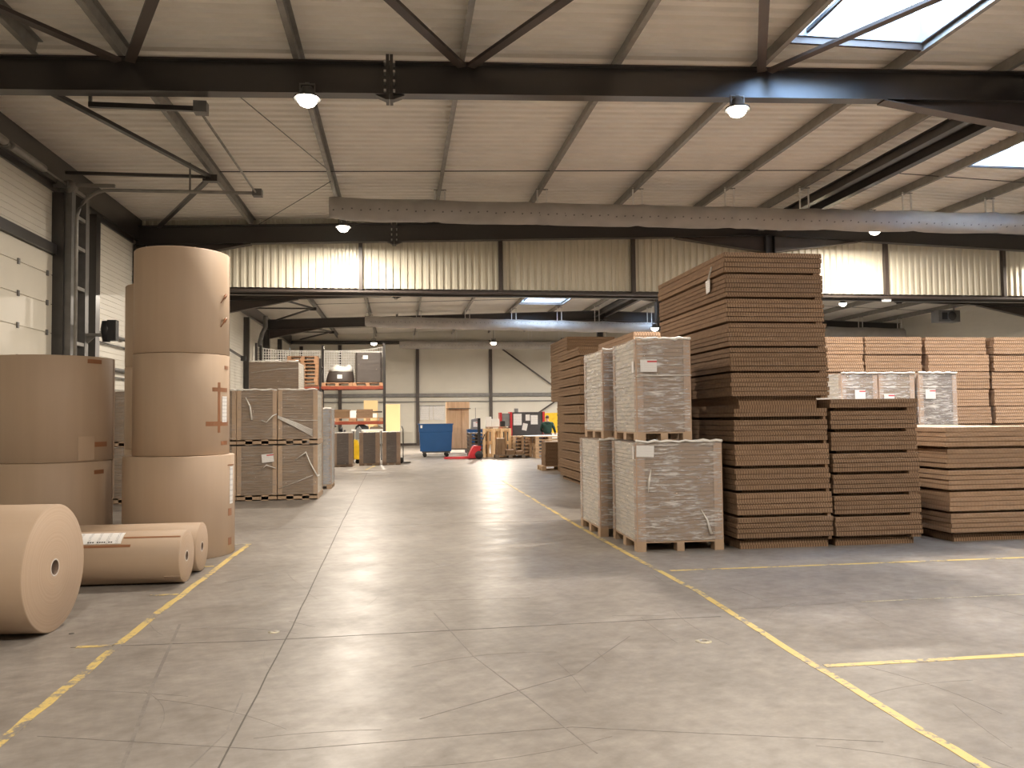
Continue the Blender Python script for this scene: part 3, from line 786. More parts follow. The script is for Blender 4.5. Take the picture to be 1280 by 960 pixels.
# ------------------------------------------------------------------ bundles of flat cardboard
def bundle(x0, x1, y0, y1, z0, h, label, mat, group, sheets=5, slot=0.035, cut=0.12, keep=0.10, topmat=None, name='cardboard_bundle', rnd=random):
    """one strapped bundle of folded cartons: sheets with grooves between, set back at the foot."""
    X1, Y1 = x1-x0, y1-y0; ox = X1/2; xf = X1-keep
    def rg(z, di, cx=0.0, full=True, jx=0.0, jy=0.0):
        a = di
        if full: pp = [(a, a), (xf, a), (xf, a), (X1-a, a), (X1-a, Y1-a), (a, Y1-a)]
        else: pp = [(cx, cx), (xf, cx), (xf, 0.012), (X1-0.012, 0.012), (X1-0.012, Y1-0.05), (cx, Y1-0.05)]
        return [(p-ox+jx, q+jy, z) for p, q in pp]
    rs = []
    if slot > 0: rs += [rg(0, 0, cut, False), rg(slot, 0, cut, False)]
    t = (h-slot)/sheets
    for k in range(sheets):
        za, zb = slot+k*t, slot+(k+1)*t
        jx, jy = rnd.uniform(-0.010, 0.010), rnd.uniform(-0.012, 0.006)
        g = 0.004 if t < 0.08 else 0.005
        rs += [rg(za, 0.0 if k == 0 else 0.012, jx=jx*0, jy=0 if k == 0 else 0), rg(za+ (0 if k == 0 else g), 0.0 if k == 0 else 0.012), rg(za+(0.0005 if k == 0 else g+0.0005), 0, jx=jx, jy=jy), rg(zb-g-0.0005, 0, jx=jx, jy=jy)]
        if k == sheets-1: rs[-1] = rg(zb, 0, jx=jx, jy=jy)
        else: rs += [rg(zb-g, 0.012)]
    mb = MB().loft(rs)
    nf = len(mb.f); mb.mi[nf-1] = 1
    o = mb.build(name, [mat, topmat or M['board']], None, (x0+ox, y0, z0))
    return tag(o, label, 'cardboard bundle', group)
def skid(x0, x1, y0, y1, z0, h, label, mat, group):
    k = 3; prof = []; w = x1-x0; s_ = 0.10
    prof = [(0, 0), (s_*2, 0), (s_*2, h*0.7), (w/2-s_, h*0.7), (w/2-s_, 0), (w/2+s_, 0), (w/2+s_, h*0.7), (w-s_*2, h*0.7), (w-s_*2, 0), (w, 0), (w, h), (0, h)]
    prof = [(p-w/2, q) for p, q in prof]
    mb = MB().prism(prof, 0, y1-y0, 'y'); mb.box(-w/2+0.001, w/2-0.001, -0.012, 0.0, 0, h-0.004)
    return tag(mb.build('cardboard_skid', mat, None, ((x0+x1)/2, y0, z0)), label, 'skid', group)
rb = random.Random(3)
where = 'of the tallest cardboard stack behind the wrapped pallets'
GT = 'cardboard bundles in the tallest stack'
# tallest stack: lower block then upper block, stepping out to the left as it rises
skid(4.14, 5.30, 9.45, 11.8, 0, 0.10, 'cardboard skid under the tallest stack behind the wrapped pallets', M['edge'], None)
zs = [0.10, 0.385, 0.685, 0.985, 1.285, 1.585]; hs = [0.285, 0.30, 0.30, 0.30, 0.30, 0.14]
for i, (z, h) in enumerate(zip(zs, hs)):
    o_ = 0.0
    bundle(4.07+0.006*(5-i)*0, 5.32-0.006*i, 9.36+rb.uniform(-0.01, 0.015), 11.85, z, h, 'flat cardboard bundle, %s from the top %s' % (ORD[11-i], where), M['edge'], GT, 4 if h > 0.2 else 2, 0.042, 0.14, 0.05, rnd=rb)
skid(4.17, 5.20, 9.46, 11.8, 1.725, 0.13, 'cardboard skid halfway up the tallest stack', M['edge'], None)
zs = [1.855, 2.165, 2.475, 2.78, 3.085, 3.39]; hs = [0.31, 0.31, 0.305, 0.305, 0.305, 0.27]
for i, (z, h) in enumerate(zip(zs, hs)):
    lbl = ('topmost flat cardboard bundle ' if i == 5 else 'flat cardboard bundle, %s from the top ' % ORD[5-i]) + where
    bundle(4.03-0.012*i, 5.31-0.012*i, 9.34+rb.uniform(-0.01, 0.01), 11.88, z, h, lbl, M['edge'], GT, 5 if i < 5 else 4, 0.028, 0.12, 0.10, rnd=rb)
# hang tag on the second bundle from the top
t = thing('hang_tag', 'white paper tag hanging on the left side of the tallest cardboard stack', 'tag', (3.955, 9.83, 3.34), (0, 0, 0))
MB().prism([(-0.07, -0.10), (0.05, -0.12), (0.075, 0.05), (-0.075, 0.06)], -0.004, 0.0, 'x').build('tag_card', M['label'], t)
MB().bar((-0.004, -0.02, 0.05), (-0.01, -0.16, 0.20), 0.02, 0.004).build('tag_string', M['white_strap'], t)
# second stack
GS = 'cardboard bundles in the second stack'; where = 'of the cardboard stack beside the tallest one'
skid(5.40, 6.46, 9.45, 11.8, 0, 0.09, 'cardboard skid under the stack beside the tallest one', M['edge'], None)
zs = [0.09, 0.36, 0.62, 0.885, 1.15, 1.42, 1.685]; hs = [0.27, 0.26, 0.265, 0.265, 0.27, 0.265, 0.15]
for i, (z, h) in enumerate(zip(zs, hs)):
    lbl = ('topmost flat cardboard bundle ' if i == 6 else 'flat cardboard bundle, %s from the top ' % ORD[6-i]) + where
    bundle(5.36-0.005*i, 6.53-0.006*i+(0.02 if i == 6 else 0), 9.36+rb.uniform(-0.012, 0.012), 11.85, z, h, lbl, M['edge'], GS, 4 if i < 6 else 2, 0.042, 0.14, 0.14, rnd=rb)
# third, low stack
GL = 'cardboard bundles in the low stack'; where = 'of the low cardboard stack with the light top'
skid(7.02, 8.25, 9.46, 11.8, 0, 0.09, 'cardboard skid under the low stack with the light top', M['edge'], None)
zs = [0.09, 0.36, 0.635, 0.91, 1.18]; hs = [0.27, 0.275, 0.275, 0.27, 0.28]
for i, (z, h) in enumerate(zip(zs, hs)):
    lbl = ('topmost flat cardboard bundle ' if i == 4 else 'flat cardboard bundle, %s from the top ' % ORD[4-i]) + where
    bundle(6.93-0.008*i, 8.35, 9.36+rb.uniform(-0.01, 0.01), 11.85, z, h, lbl, M['edge_plain'], GL, 4, 0.035, 0.12, 0.0, rnd=rb)
# row of stacks further back on the right
GR = 'cardboard bundles in the back row'
for c, (xa, xb) in enumerate(((7.95, 9.14), (9.20, 10.42), (10.52, 11.86), (11.98, 13.3))):
    nm = ['first', 'second', 'third', 'fourth'][c]
    z = 0.0
    for i in range(9):
        h = 0.352 if i < 8 else 0.36
        j = rb.uniform(-0.02, 0.02)
        lbl = ('topmost cardboard bundle ' if i == 8 else 'cardboard bundle, %s from the top, ' % ORD[8-i]) + 'in %s back-row stack' % nm
        bundle(xa+j, xb+j, 14.75+rb.uniform(-0.03, 0.03), 17.1, z, h, lbl, M['edge_orange'], GR, 5, 0.02, 0.05, 0.0, rnd=rb); z += h
# dark stacks down the aisle: a front column and one behind
GF = 'cardboard bundles in the aisle stacks'
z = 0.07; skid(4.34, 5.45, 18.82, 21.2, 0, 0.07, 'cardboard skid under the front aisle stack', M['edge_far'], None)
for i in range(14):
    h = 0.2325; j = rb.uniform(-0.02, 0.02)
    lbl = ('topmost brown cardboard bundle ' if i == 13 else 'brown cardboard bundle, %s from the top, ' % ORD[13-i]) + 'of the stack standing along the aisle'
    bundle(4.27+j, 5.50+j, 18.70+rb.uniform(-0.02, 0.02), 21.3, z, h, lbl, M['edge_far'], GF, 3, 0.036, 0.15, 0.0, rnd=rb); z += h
z = 0.0
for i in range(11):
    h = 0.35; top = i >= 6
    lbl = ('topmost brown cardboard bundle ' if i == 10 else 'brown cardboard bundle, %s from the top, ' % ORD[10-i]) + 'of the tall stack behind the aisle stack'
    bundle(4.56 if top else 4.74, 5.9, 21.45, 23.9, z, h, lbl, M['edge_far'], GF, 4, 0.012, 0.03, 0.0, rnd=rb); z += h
# stack behind the wrapped pallets
z = 0.0
for i in range(10):
    h = 0.307; j = rb.uniform(-0.015, 0.015)
    lbl = ('topmost cardboard bundle ' if i == 9 else 'cardboard bundle, %s from the top, ' % ORD[9-i]) + 'of the stack hidden behind the film-wrapped pallets'
    bundle(3.90+j, 5.1+j, 13.0, 15.4, z, h, lbl, M['edge_orange'], 'cardboard bundles behind the wrapped pallets', 4, 0.02, 0.05, 0.0, rnd=rb); z += h

# ------------------------------------------------------------------ film-wrapped pallets
def card_pallet(w, d, h, slots=2):
    t = 0.03; foot = 0.12; prof = [(0, 0)]
    gaps = slots; span = (w-(slots+1)*foot)/slots; x = 0
    for i in range(slots):
        x += foot; prof += [(x, 0), (x, h-t)]; x += span; prof += [(x, h-t), (x, 0)]
    prof += [(w, 0), (w, h), (0, h)]
    return [(p-w/2, q) for p, q in prof]
def wrapped(w, d, h, ph, label, loc, group, load='load_grey', side=None, flm='film_clear', guard='guard', gw=0.08, name='wrapped_pallet', slots=2, solid=False, rot=0.0, sheets=None, gather=True):
    t = thing(name, label, 'wrapped pallet', loc, (0, 0, rot), group)
    if solid:      # card tray with two hand holes cut in the front
        mb = MB().prism(card_pallet(w, d, ph, slots), 0.004, d-0.004, 'y')
        for s_ in (-1, 0, 1):
            hw = 0.09 if s_ == 0 else 0.085
            cx = 0 if s_ == 0 else s_*(w/2-0.085)
            mb.box(cx-hw, cx+hw, 0.0, 0.004, 0, ph)
        mb.box(-w/2, w/2, 0.0, 0.004, ph*0.75, ph).box(-w/2, w/2, 0.0, 0.004, 0, 0.02)
        mb.build('card_base', M[guard], t)
    else:
        mb = MB().box(-w/2, w/2, 0, d, ph-0.014, ph)
        for bx in (-w/2, -0.045, w/2-0.115):
            for by in (0.0, d/2-0.07, d-0.14): mb.box(bx, bx+(0.09 if bx == -0.045 else 0.115), by, by+0.14, 0, ph-0.014)
        mb.build('card_base', M['guard'], t)
    ns = sheets or max(6, int((h-ph)/0.05)); th = (h-ph)/ns; rs = []; rnd = random.Random(int(loc[0]*100+loc[1]*7))
    i0 = 0.012
    for k in range(ns):
        za, zb = ph+k*th, ph+(k+1)*th; j = rnd.uniform(0, 0.006)
        for z, a in ((za+0.001, i0+0.012), (za+0.004, i0+j), (zb-0.004, i0+j), (zb-0.001, i0+0.012)):
            rs.append([(-w/2+a, a, z), (w/2-a, a, z), (w/2-a, d-a, z), (-w/2+a, d-a, z)])
    mb = MB().loft(rs)
    if side:
        mb.mi = [1 if (i % 4) in (1, 3) and i < len(mb.f)-2 else 0 for i in range(len(mb.f))]
    mb.build('load', [M[load], M[side or load]], t)
    for sx in (-1, 1):
        for sy in (0, 1):
            cx = sx*(w/2-0.001); cy = 0.001 if sy == 0 else d-0.001; dx = -sx; dy = 1 if sy == 0 else -1; q = 0.010
            prof = [(cx, cy), (cx+dx*gw, cy), (cx+dx*gw, cy+dy*q), (cx+dx*q, cy+dy*q), (cx+dx*q, cy+dy*gw), (cx, cy+dy*gw)]
            MB().prism(prof, ph, h-0.002, 'z').build('corner_guard', M[guard], t)
    # film: a thin skin following the load, gathered at the top
    zr = [ph+0.01+(h-ph-0.01)*q/10 for q in range(11)]; rs = []
    for q, z in enumerate(zr):
        a = 0.006+rnd.uniform(0, 0.003); c = 0.03; X, y0, y1 = w/2+a, -a, d+a
        rs.append([(-X+c, y0, z), (X-c, y0, z), (X, y0+c, z), (X, y1-c, z), (X-c, y1, z), (-X+c, y1, z), (-X, y1-c, z), (-X, y0+c, z)])
    zt = h+0.012; rs.append([(p[0]*0.99, p[1]*0.99+d*0.005, zt) for p in rs[-1]]); rs.append([(p[0]*0.6, (p[1]-d/2)*0.6+d/2, zt+0.004) for p in rs[-1]])
    mf = MB().loft(rs, 0, False, False)
    nb = len(rs)-1; mf.add(rs[-1], [tuple(range(8))])
    mf.build('stretch_film', M[flm], t)
    # rumpled gather along the upper front edge
    pts = [(-w/2+w*q/14, -0.004+rnd.uniform(-0.006, 0.004), h+0.008+rnd.uniform(0, 0.02)) for q in range(15)]
    if gather: MB().tube(pts, [0.012+rnd.uniform(0, 0.012) for _ in pts], 6).build('film_gather', M['film_tail'], t)
    return t
def stick(t, x, z, w, h, mat='label', y=-0.014, tilt=0.0, name='label'):
    o = MB().box(-w/2, w/2, -0.002, 0.0, -h/2, h/2).build(name, M[mat], t, (x, y, z)); o.rotation_euler = (0, tilt, 0); return o
def tail(t, pts, rad):
    return MB().tube(pts, rad, 5).build('film_tail', M['film_tail'], t)
GW = 'film-wrapped pallets on the aisle corner'
w1 = wrapped(1.09, 1.22, 1.32, 0.12, 'large silvery film-wrapped pallet on the floor at the aisle corner', (3.39, 9.46, 0), GW, 'load_flute', 'load_white', 'film', 'guard_pale', 0.11, solid=False, rot=math.radians(-1.5))
stick(w1, -0.43, 1.22, 0.22, 0.14, 'label', tilt=0.03); MB().box(-0.002, 0, 0.05, 0.11, 1.12, 1.28).build('label', M['label'], w1, (-0.554, 0, 0))
tail(w1, [(-0.40, -0.012, 0.72), (-0.39, -0.02, 0.86), (-0.36, -0.016, 1.0)], [0.004, 0.018, 0.003])
tail(w1, [(0.26, -0.012, 0.50), (0.33, -0.018, 0.38), (0.38, -0.016, 0.20)], [0.004, 0.012, 0.02])
w2 = wrapped(0.98, 1.2, 1.32, 0.12, 'film-wrapped pallet on the floor behind the large silvery one', (3.21, 10.78, 0), GW, 'load_flute', 'load_white', 'film', 'guard_pale', 0.11)
w3 = wrapped(0.70, 1.12, 1.24, 0.10, 'silvery film-wrapped box stacked on the large wrapped pallet, red-striped label', (3.22, 9.49, 1.348), GW, 'load_flute', 'load_white', 'film', 'guard_pale', 0.09, rot=math.radians(-1))
stick(w3, -0.19, 0.92, 0.21, 0.15, 'label_red'); MB().box(-0.002, 0, 0.05, 0.13, 0.84, 0.98).build('label', M['label'], w3, (-0.360, 0, 0))
tail(w3, [(-0.35, -0.014, 0.79), (0.0, -0.016, 0.80), (0.35, -0.014, 0.80)], 0.006)
w4 = wrapped(0.70, 1.12, 1.22, 0.10, 'film-wrapped box stacked at the back, behind the red-striped label box', (3.14, 10.80, 1.348), GW, 'load_flute', 'load_white', 'film', 'guard_pale', 0.09)
# wrapped boxes between the stacks on the right
GX = 'film-wrapped boxes behind the second stack'
for i, (xa, xb, lb) in enumerate(((7.80, 8.50, 'beside the tallest stack'), (8.52, 9.22, 'middle of three'), (9.30, 10.06, 'end one of three'))):
    for lev in (0, 1):
        t = wrapped(xb-xa, 1.0, 1.17, 0.07, ('upper' if lev else 'lower') + ' film-wrapped grey box, ' + lb + ', behind the second cardboard stack', ((xa+xb)/2, 13.3, lev*1.19), GX, 'load_grey' if i < 2 else 'load_dark', 'load_white', 'film', 'guard_pale', 0.09, gather=bool(lev))
        if lev: stick(t, -0.16 if i else 0.0, 0.80 if i != 1 else 0.72, 0.20, 0.17, 'label_red')
# block of wrapped pallets across the aisle: columns of two
GP = 'film-wrapped pallets by the paper reels'
cols = [(-5.38, 'column in the dark gap between the reel stacks'), (-3.73, 'column half hidden by the tall reel stack'), (-2.92, 'column with hand-width slots beside the tall reels'), (-2.10, 'column at the aisle end')]
P_ = {}
for i, (cx, lb) in enumerate(cols):
    for lev in (0, 1):
        P_[i, lev] = wrapped(0.80, 1.2, 1.125, 0.11, ('upper' if lev else 'lower') + ' brown wrapped pallet in the ' + lb, (cx, 17.1, lev*1.14), GP, 'load_grey', None if i < 3 else 'load_white', 'film_clear', 'guard', 0.085, solid=True, gather=bool(lev))
stick(P_[2, 0], 0.22, 0.87, 0.24, 0.17, 'label_red', tilt=-0.08)
tail(P_[2, 0], [(0.08, -0.016, 0.62), (0.20, -0.05, 0.73), (0.38, -0.02, 0.66)], [0.006, 0.012, 0.008])
tail(P_[2, 1], [(-0.22, -0.014, 0.98), (-0.13, -0.03, 0.80), (-0.10, -0.02, 0.52)], [0.006, 0.018, 0.02])
tail(P_[2, 1], [(0.10, -0.02, 0.50), (0.20, -0.04, 0.47), (0.32, -0.05, 0.60), (0.40, -0.02, 0.64)], [0.012, 0.012, 0.015, 0.01])
for k in range(5):
    tail(P_[3, 1], [(-0.40, -0.025, 0.60-0.012*k), (-0.05, -0.02, 0.46-0.022*k), (0.30, -0.016, 0.30-0.032*k)], 0.009)
tail(P_[3, 1], [(-0.30, -0.016, 0.54), (0.1, -0.016, 0.50), (0.40, -0.014, 0.50)], 0.005)
tail(P_[3, 0], [(-0.05, -0.016, 0.82), (0.17, -0.03, 0.98), (0.26, -0.04, 0.75), (0.40, -0.03, 0.48), (0.43, 0.03, 0.50)], [0.01, 0.016, 0.014, 0.018, 0.02])
tail(P_[3, 0], [(-0.38, -0.014, 0.24), (0.0, -0.016, 0.38), (0.30, -0.014, 0.50)], 0.005)
# second row behind, one more box on it
for lev in (0, 1):
    wrapped(1.20, 1.2, 1.125, 0.11, ('upper' if lev else 'lower') + ' wrapped pallet in the hidden second row under the odd box', (-2.86, 18.42, lev*1.14), GP, 'load_grey', None, 'film_clear', 'guard', 0.085, solid=True, gather=False)
tb = wrapped(1.08, 1.15, 0.66, 0.03, 'single wrapped brown box on top of the pallet block, white film on its side', (-2.80, 18.55, 2.30), GP, 'load_grey', 'load_white', 'film_clear', 'load_grey', 0.02, solid=False)
tail(tb, [(-0.5, -0.014, 0.42), (0.1, -0.016, 0.50), (0.53, -0.014, 0.52)], 0.006)
wrapped(0.62, 0.9, 1.90, 0.10, 'tall pallet in bluish film at the aisle end of the second row', (-1.93, 19.6, 0), None, 'load_white', 'load_white', 'film_blue', 'guard', 0.06)
# small grey wrapped pallets before the rack
GG = 'small grey wrapped pallets before the rack'
for i, (xa, xb, y, lb) in enumerate(((-2.84, -2.40, 28.45, 'mostly hidden behind the brown pallet block'), (-2.31, -1.63, 28.45, 'first one clear of the brown pallet block'), (-1.43, -0.72, 28.95, 'middle one before the rack'), (-0.62, 0.02, 29.1, 'last one before the rack, under the strand board'))):
    wrapped(xb-xa, 0.8, 1.17, 0.08, 'small dark grey film-wrapped pallet, ' + lb, ((xa+xb)/2, y, 0), GG, 'load_dark', None, 'film_clear', 'guard_pale', 0.14, solid=True)

# ------------------------------------------------------------------ door gear on the left wall
t = thing('door_track_frame', 'grey steel door track with a curved rail and long overhead runners beside the white door', 'door track', (XL, 16.7, 0))
for y, nm in ((-0.26, 'upright'), (0.45, 'upright')):
    pr_ = [(0.12, y-0.09), (0.34, y-0.09), (0.34, y+0.09), (0.30, y+0.09), (0.30, y-0.05), (0.12, y-0.05)]
    MB().prism(pr_, 0, 6.28, 'z').build(nm, M['galv_dark'], t)
for z in (1.2, 2.4, 3.2, 4.3, 5.1, 5.7, 6.2):
    MB().box(0.26, 0.33, -0.17, 0.36, z-0.035, z+0.035).build('rung', M['galv'], t)
pts = [(0.42, -0.33, 0.0), (0.42, -0.33, 5.55)] + [(0.42+0.62*(1-math.cos(a)), -0.33, 5.55+0.62*math.sin(a)) for a in [PI/2*q/8 for q in range(1, 9)]] + [(3.78, -0.33, 6.19)]
MB().tube(pts, 0.035, 8).build('curved_rail', M['galv'], t)
MB().box(0.12, 1.1, -0.30, -0.24, 6.24, 6.30).build('bracket', M['galv'], t)
MB().box(2.3, 3.84, -4.96, -4.90, 6.07, 6.14).build('runner', M['steel'], t)
MB().tube([(3.78, -4.93, 6.10), (3.78, -0.33, 6.19)], 0.022, 6).build('cross_bar', M['galv'], t)
MB().box(3.72, 3.90, -0.42, -0.25, 6.12, 6.26).box(3.72, 3.90, -5.02, -4.85, 6.04, 6.2).build('end_stop', M['galv_dark'], t)
MB().box(2.50, 2.53, -0.34, -0.31, 6.19, 6.76).box(2.3, 2.34, -4.95, -4.91, 6.1, 6.3).build('rail_hanger', M['galv_dark'], t)
t = thing('door_spring_shaft', 'grey torsion spring shaft above the white sectional door', 'door spring', (XL+0.28, 11.9, 6.22))
MB().tube([(0, 0, 0), (0, 4.62, 0)], 0.018, 8).build('shaft', M['galv'], t)
for y0, y1 in ((0.6, 1.9), (2.1, 3.35)):
    pr_ = [(0.03, y0)] + [(0.065+0.006*(q % 2), y0+(y1-y0)*q/60) for q in range(61)] + [(0.03, y1)]
    MB().lathe([(a, b_) for a, b_ in pr_], 16, xf=Matrix.Rotation(-PI/2, 4, 'X')).build('spring', M['galv'], t)
MB().lathe([(0.02, 4.45), (0.13, 4.45), (0.10, 4.50), (0.13, 4.58), (0.02, 4.58)], 20, xf=Matrix.Rotation(-PI/2, 4, 'X')).build('cable_drum', M['galv'], t)
for y in (1.95, 4.3): MB().box(-0.27, 0.03, y, y+0.06, -0.06, 0.06).build('bearing_bracket', M['galv_dark'], t)
t = thing('door_motor', 'black door motor on a bracket fixed to the grey track', 'motor', (XL+0.30, 17.2, 3.42))
MB().box(-0.02, 0.32, -0.05, 0.05, -0.03, 0.03).prism([(0, -0.03), (0.2, -0.03), (0, -0.22)], -0.01, 0.01, 'y').build('arm', M['galv'], t)
MB().lathe([(0.001, -0.16), (0.075, -0.16), (0.085, -0.02), (0.10, 0.02), (0.11, 0.10), (0.085, 0.26), (0.001, 0.27)], 20, xf=Matrix.Translation((0.40, 0, 0.02))).build('motor_body', M['black_motor'], t)
mb = MB().box(0.44, 0.58, -0.09, 0.09, -0.12, 0.30)
for q in range(7): mb.box(0.58, 0.61, -0.085+q*0.027, -0.073+q*0.027, -0.12, 0.30)
mb.build('gear_case', M['black_motor'], t)
MB().box(-0.16, -0.02, -0.06, 0.06, -0.07, 0.08).build('switch_box', M['white'], t)
for z, y0, y1, rr in ((3.62, 18.4, 20.3, 0.045), (3.42, 18.4, 20.5, 0.02), (2.86, 18.3, 20.6, 0.05), (2.68, 18.3, 20.6, 0.02)):
    o = MB().tube([(XL+0.06, y0, z), (XL+0.06, y1, z)], rr, 8)
    for y in (y0+0.1, y1-0.1): o.box(XL-0.002, XL+0.06, y-0.02, y+0.02, z-0.02, z+0.02)
    tag(o.build('wall_pipe', M['galv_dark']), {3.62: 'thick grey wall pipe, top one of four beside the door motor', 3.42: 'thin grey wall pipe just under the top one', 2.86: 'thick grey wall pipe, lower of the two thick ones', 2.68: 'thin grey wall pipe, lowest of four'}[z], 'pipe', 'grey pipes along the white wall')
t = thing('downpipe', 'grey round pipe bending down the wall of the far hall', 'pipe', (XL+0.30, 37.6, 0))
MB().tube([(0, 0, 0), (0, 0, 5.2), (0.1, 0, 5.6), (0.25, 0, 5.9), (0.25, 0, 6.4)], 0.10, 10).build('pipe', M['galv_dark'], t)
t = thing('wall_strut', 'grey gas strut arm sticking out from the steel column', 'strut', (-6.0, 30.5, 4.05))
MB().bar((-0.35, 0, 0.32), (0.28, 0, -0.08), 0.06, 0.09).build('arm', M['galv_dark'], t); MB().box(0.22, 0.40, -0.06, 0.06, -0.20, -0.02).build('tip', M['black'], t)

# ------------------------------------------------------------------ pallets
def pallet_mesh(parent, w=1.2, d=0.8, mat='pallet', z=0.0, name='pallet'):
    pass
def make_pallet(label, mat, group, w=1.2, d=0.8, h=0.144):
    t = thing('wooden_pallet', label, 'pallet', (0, 0, 0), (0, 0, 0), group)
    for k in range(5):
        y = -d/2+(d-0.12)*k/4; MB().box(-w/2, w/2, y, y+0.12, h-0.022, h).build('deck_board', M[mat], t)
    for k in range(3):
        x = -w/2+(w-0.145)*k/2; MB().box(x, x+0.145, -d/2, d/2, h-0.044, h-0.022).build('cross_board', M[mat], t)
    for a in range(3):
        y = -d/2+(d-0.11)*a/2
        MB().box(-w/2, w/2, y, y+0.10, 0, 0.022).build('skid_board', M[mat], t)
        for k in range(3):
            x = -w/2+(w-0.145)*k/2; MB().box(x, x+0.145, y, y+0.10, 0.022, h-0.044).build('block', M[mat], t)
    return t
PAL = {}
def pallet(mat, loc, rot, label, group):
    if mat not in PAL:
        PAL[mat] = make_pallet(label, mat, group); o = PAL[mat]; o.location = loc; o.rotation_euler = rot; return o
    return dup(PAL[mat], loc, rot, label, group)
GB = 'wooden pallets under the workbench top'
for i in range(6):
    pallet('pallet', (6.05+random.uniform(-0.02, 0.02), 32.45, i*0.145), (0, 0, 0), 'wooden pallet, %s from the top of the stack under the white bench top' % (ORD[5-i]), GB)
for i in range(6):
    pallet('pallet', (5.06, 33.62+random.uniform(-0.02, 0.02), i*0.145), (0, 0, PI/2), 'wooden pallet, %s from the top of the narrow stack beside the bench' % (ORD[5-i]), GB)
for i in range(8):
    pallet('pallet_red', (-3.82+random.uniform(-0.03, 0.03), 33.15, 3.035+i*0.145), (0, 0, random.uniform(-0.02, 0.02)), 'wooden pallet, %s from the top of the stack on the upper rack beam' % ORD[7-i], 'wooden pallets stacked on the rack')
# two pallets stood on edge, and a dark stack beside
UPR = tuple(Matrix(((0, 1, 0), (0, 0, 1), (1, 0, 0))).to_euler())   # stood on end, skids to the aisle
pallet('pallet_pale', (4.24, 33.30, 0.60), UPR, 'pale new pallet stood upright beside the red framed machine', 'pallets stood on edge')
pallet('pallet_pale', (3.86, 33.52, 0.60), UPR, 'pale new pallet stood upright behind the small cartons', 'pallets stood on edge')
for i in range(7):
    pallet('pallet_dark', (3.30, 34.4, i*0.145), (0, 0, PI/2), 'dark weathered pallet, %s from the top, beside the stacker truck' % ORD[6-i], 'dark weathered pallets beside the stacker truck')
pallet('pallet_dark', (4.42, 32.45, 0), (0, 0, 0), 'dark pallet lying on the floor under the small cartons', None)
for i, (xa, xb, h) in enumerate(((3.90, 4.06, 0.66), (4.07, 4.23, 0.66), (4.26, 4.62, 0.20), (4.64, 4.95, 0.16))):
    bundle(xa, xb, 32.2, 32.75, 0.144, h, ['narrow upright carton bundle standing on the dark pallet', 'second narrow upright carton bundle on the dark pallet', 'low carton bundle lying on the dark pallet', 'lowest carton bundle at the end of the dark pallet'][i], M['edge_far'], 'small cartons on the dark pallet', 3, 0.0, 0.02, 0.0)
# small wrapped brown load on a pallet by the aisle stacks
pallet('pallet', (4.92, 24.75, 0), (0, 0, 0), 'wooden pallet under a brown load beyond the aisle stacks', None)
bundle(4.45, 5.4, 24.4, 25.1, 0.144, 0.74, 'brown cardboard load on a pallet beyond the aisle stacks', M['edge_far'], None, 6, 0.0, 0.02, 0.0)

# ------------------------------------------------------------------ workbench top, machine, person
t = thing('bench_board', 'white bench top laid on the pallet stacks in front of the person', 'workbench', (5.85, 32.6, 0.872))
MB().box(-0.75, 0.95, -0.45, 0.5, 0, 0.03).build('top_board', M['white'], t)
t = thing('packing_machine', 'dark grey machine cabinet in a red frame with papers stuck on it', 'machine', (5.55, 36.0, 0))
MB().box(-0.52, 0.93, 0.0, 0.60, 0.05, 1.84).build('panel', M['dark_panel'], t)
for x in (-0.60, 0.90): MB().box(x, x+0.10, -0.06, 0.62, 0, 1.90).build('red_post', M['red'], t)
MB().box(-0.50, 0.90, -0.02, 0.10, 1.84, 1.89).build('top_rail', M['dark_panel'], t)
MB().box(-1.05, -0.97, -0.05, 0.6, 0, 1.88).build('red_post', M['red'], t)
MB().box(-0.97, -0.60, 0.0, 0.55, 1.25, 1.84).build('side_window', M['grey_plastic'], t)
MB().box(-0.97, -0.60, 0.0, 0.55, 0.05, 1.2).build('side_box', M['dark_panel'], t)
for x, z, w, h, tl in ((-0.25, 1.56, 0.38, 0.52, 0), (0.22, 1.64, 0.20, 0.28, 0), (0.52, 1.54, 0.32, 0.42, 0), (0.08, 1.22, 0.22, 0.32, 0.22)):
    o = MB().box(-w/2, w/2, -0.008, 0.0, -h/2, h/2).build('paper_sheet', M['label'], t, (x, -0.001, z)); o.rotation_euler = (0, tl, 0)
MB().box(-0.36, -0.20, 0.1, 0.3, 1.84, 2.06).build('top_box', M['grey_plastic'], t)
t = thing('work_shelf', 'cluttered work shelf with white and black boxes beside the red frame', 'shelf', (4.05, 34.9, 0))
MB().box(-0.30, 0.55, -0.3, 0.3, 1.22, 1.26).build('shelf_board', M['pallet_red'], t)
for x in (-0.28, 0.50):
    for y in (-0.28, 0.24): MB().box(x, x+0.04, y, y+0.04, 0, 1.22).build('leg', M['galv_dark'], t)
for x, w, h, mt_ in ((-0.20, 0.24, 0.44, 'white'), (0.10, 0.34, 0.34, 'white'), (0.42, 0.2, 0.24, 'black')):
    o = MB().prism([(-w/2, 0), (w/2, 0), (w/2, h*0.93), (w/2-0.02, h), (-w/2+0.02, h), (-w/2, h*0.93)], -0.12, 0.12, 'y').build('shelf_box', M[mt_], None, (4.05+x, 34.9, 1.26))
    tag(o, {0.44: 'tall white box on the cluttered work shelf', 0.34: 'wide white box on the cluttered work shelf', 0.24: 'small black box on the work shelf by the red frame'}[h], 'box', 'boxes on the work shelf')

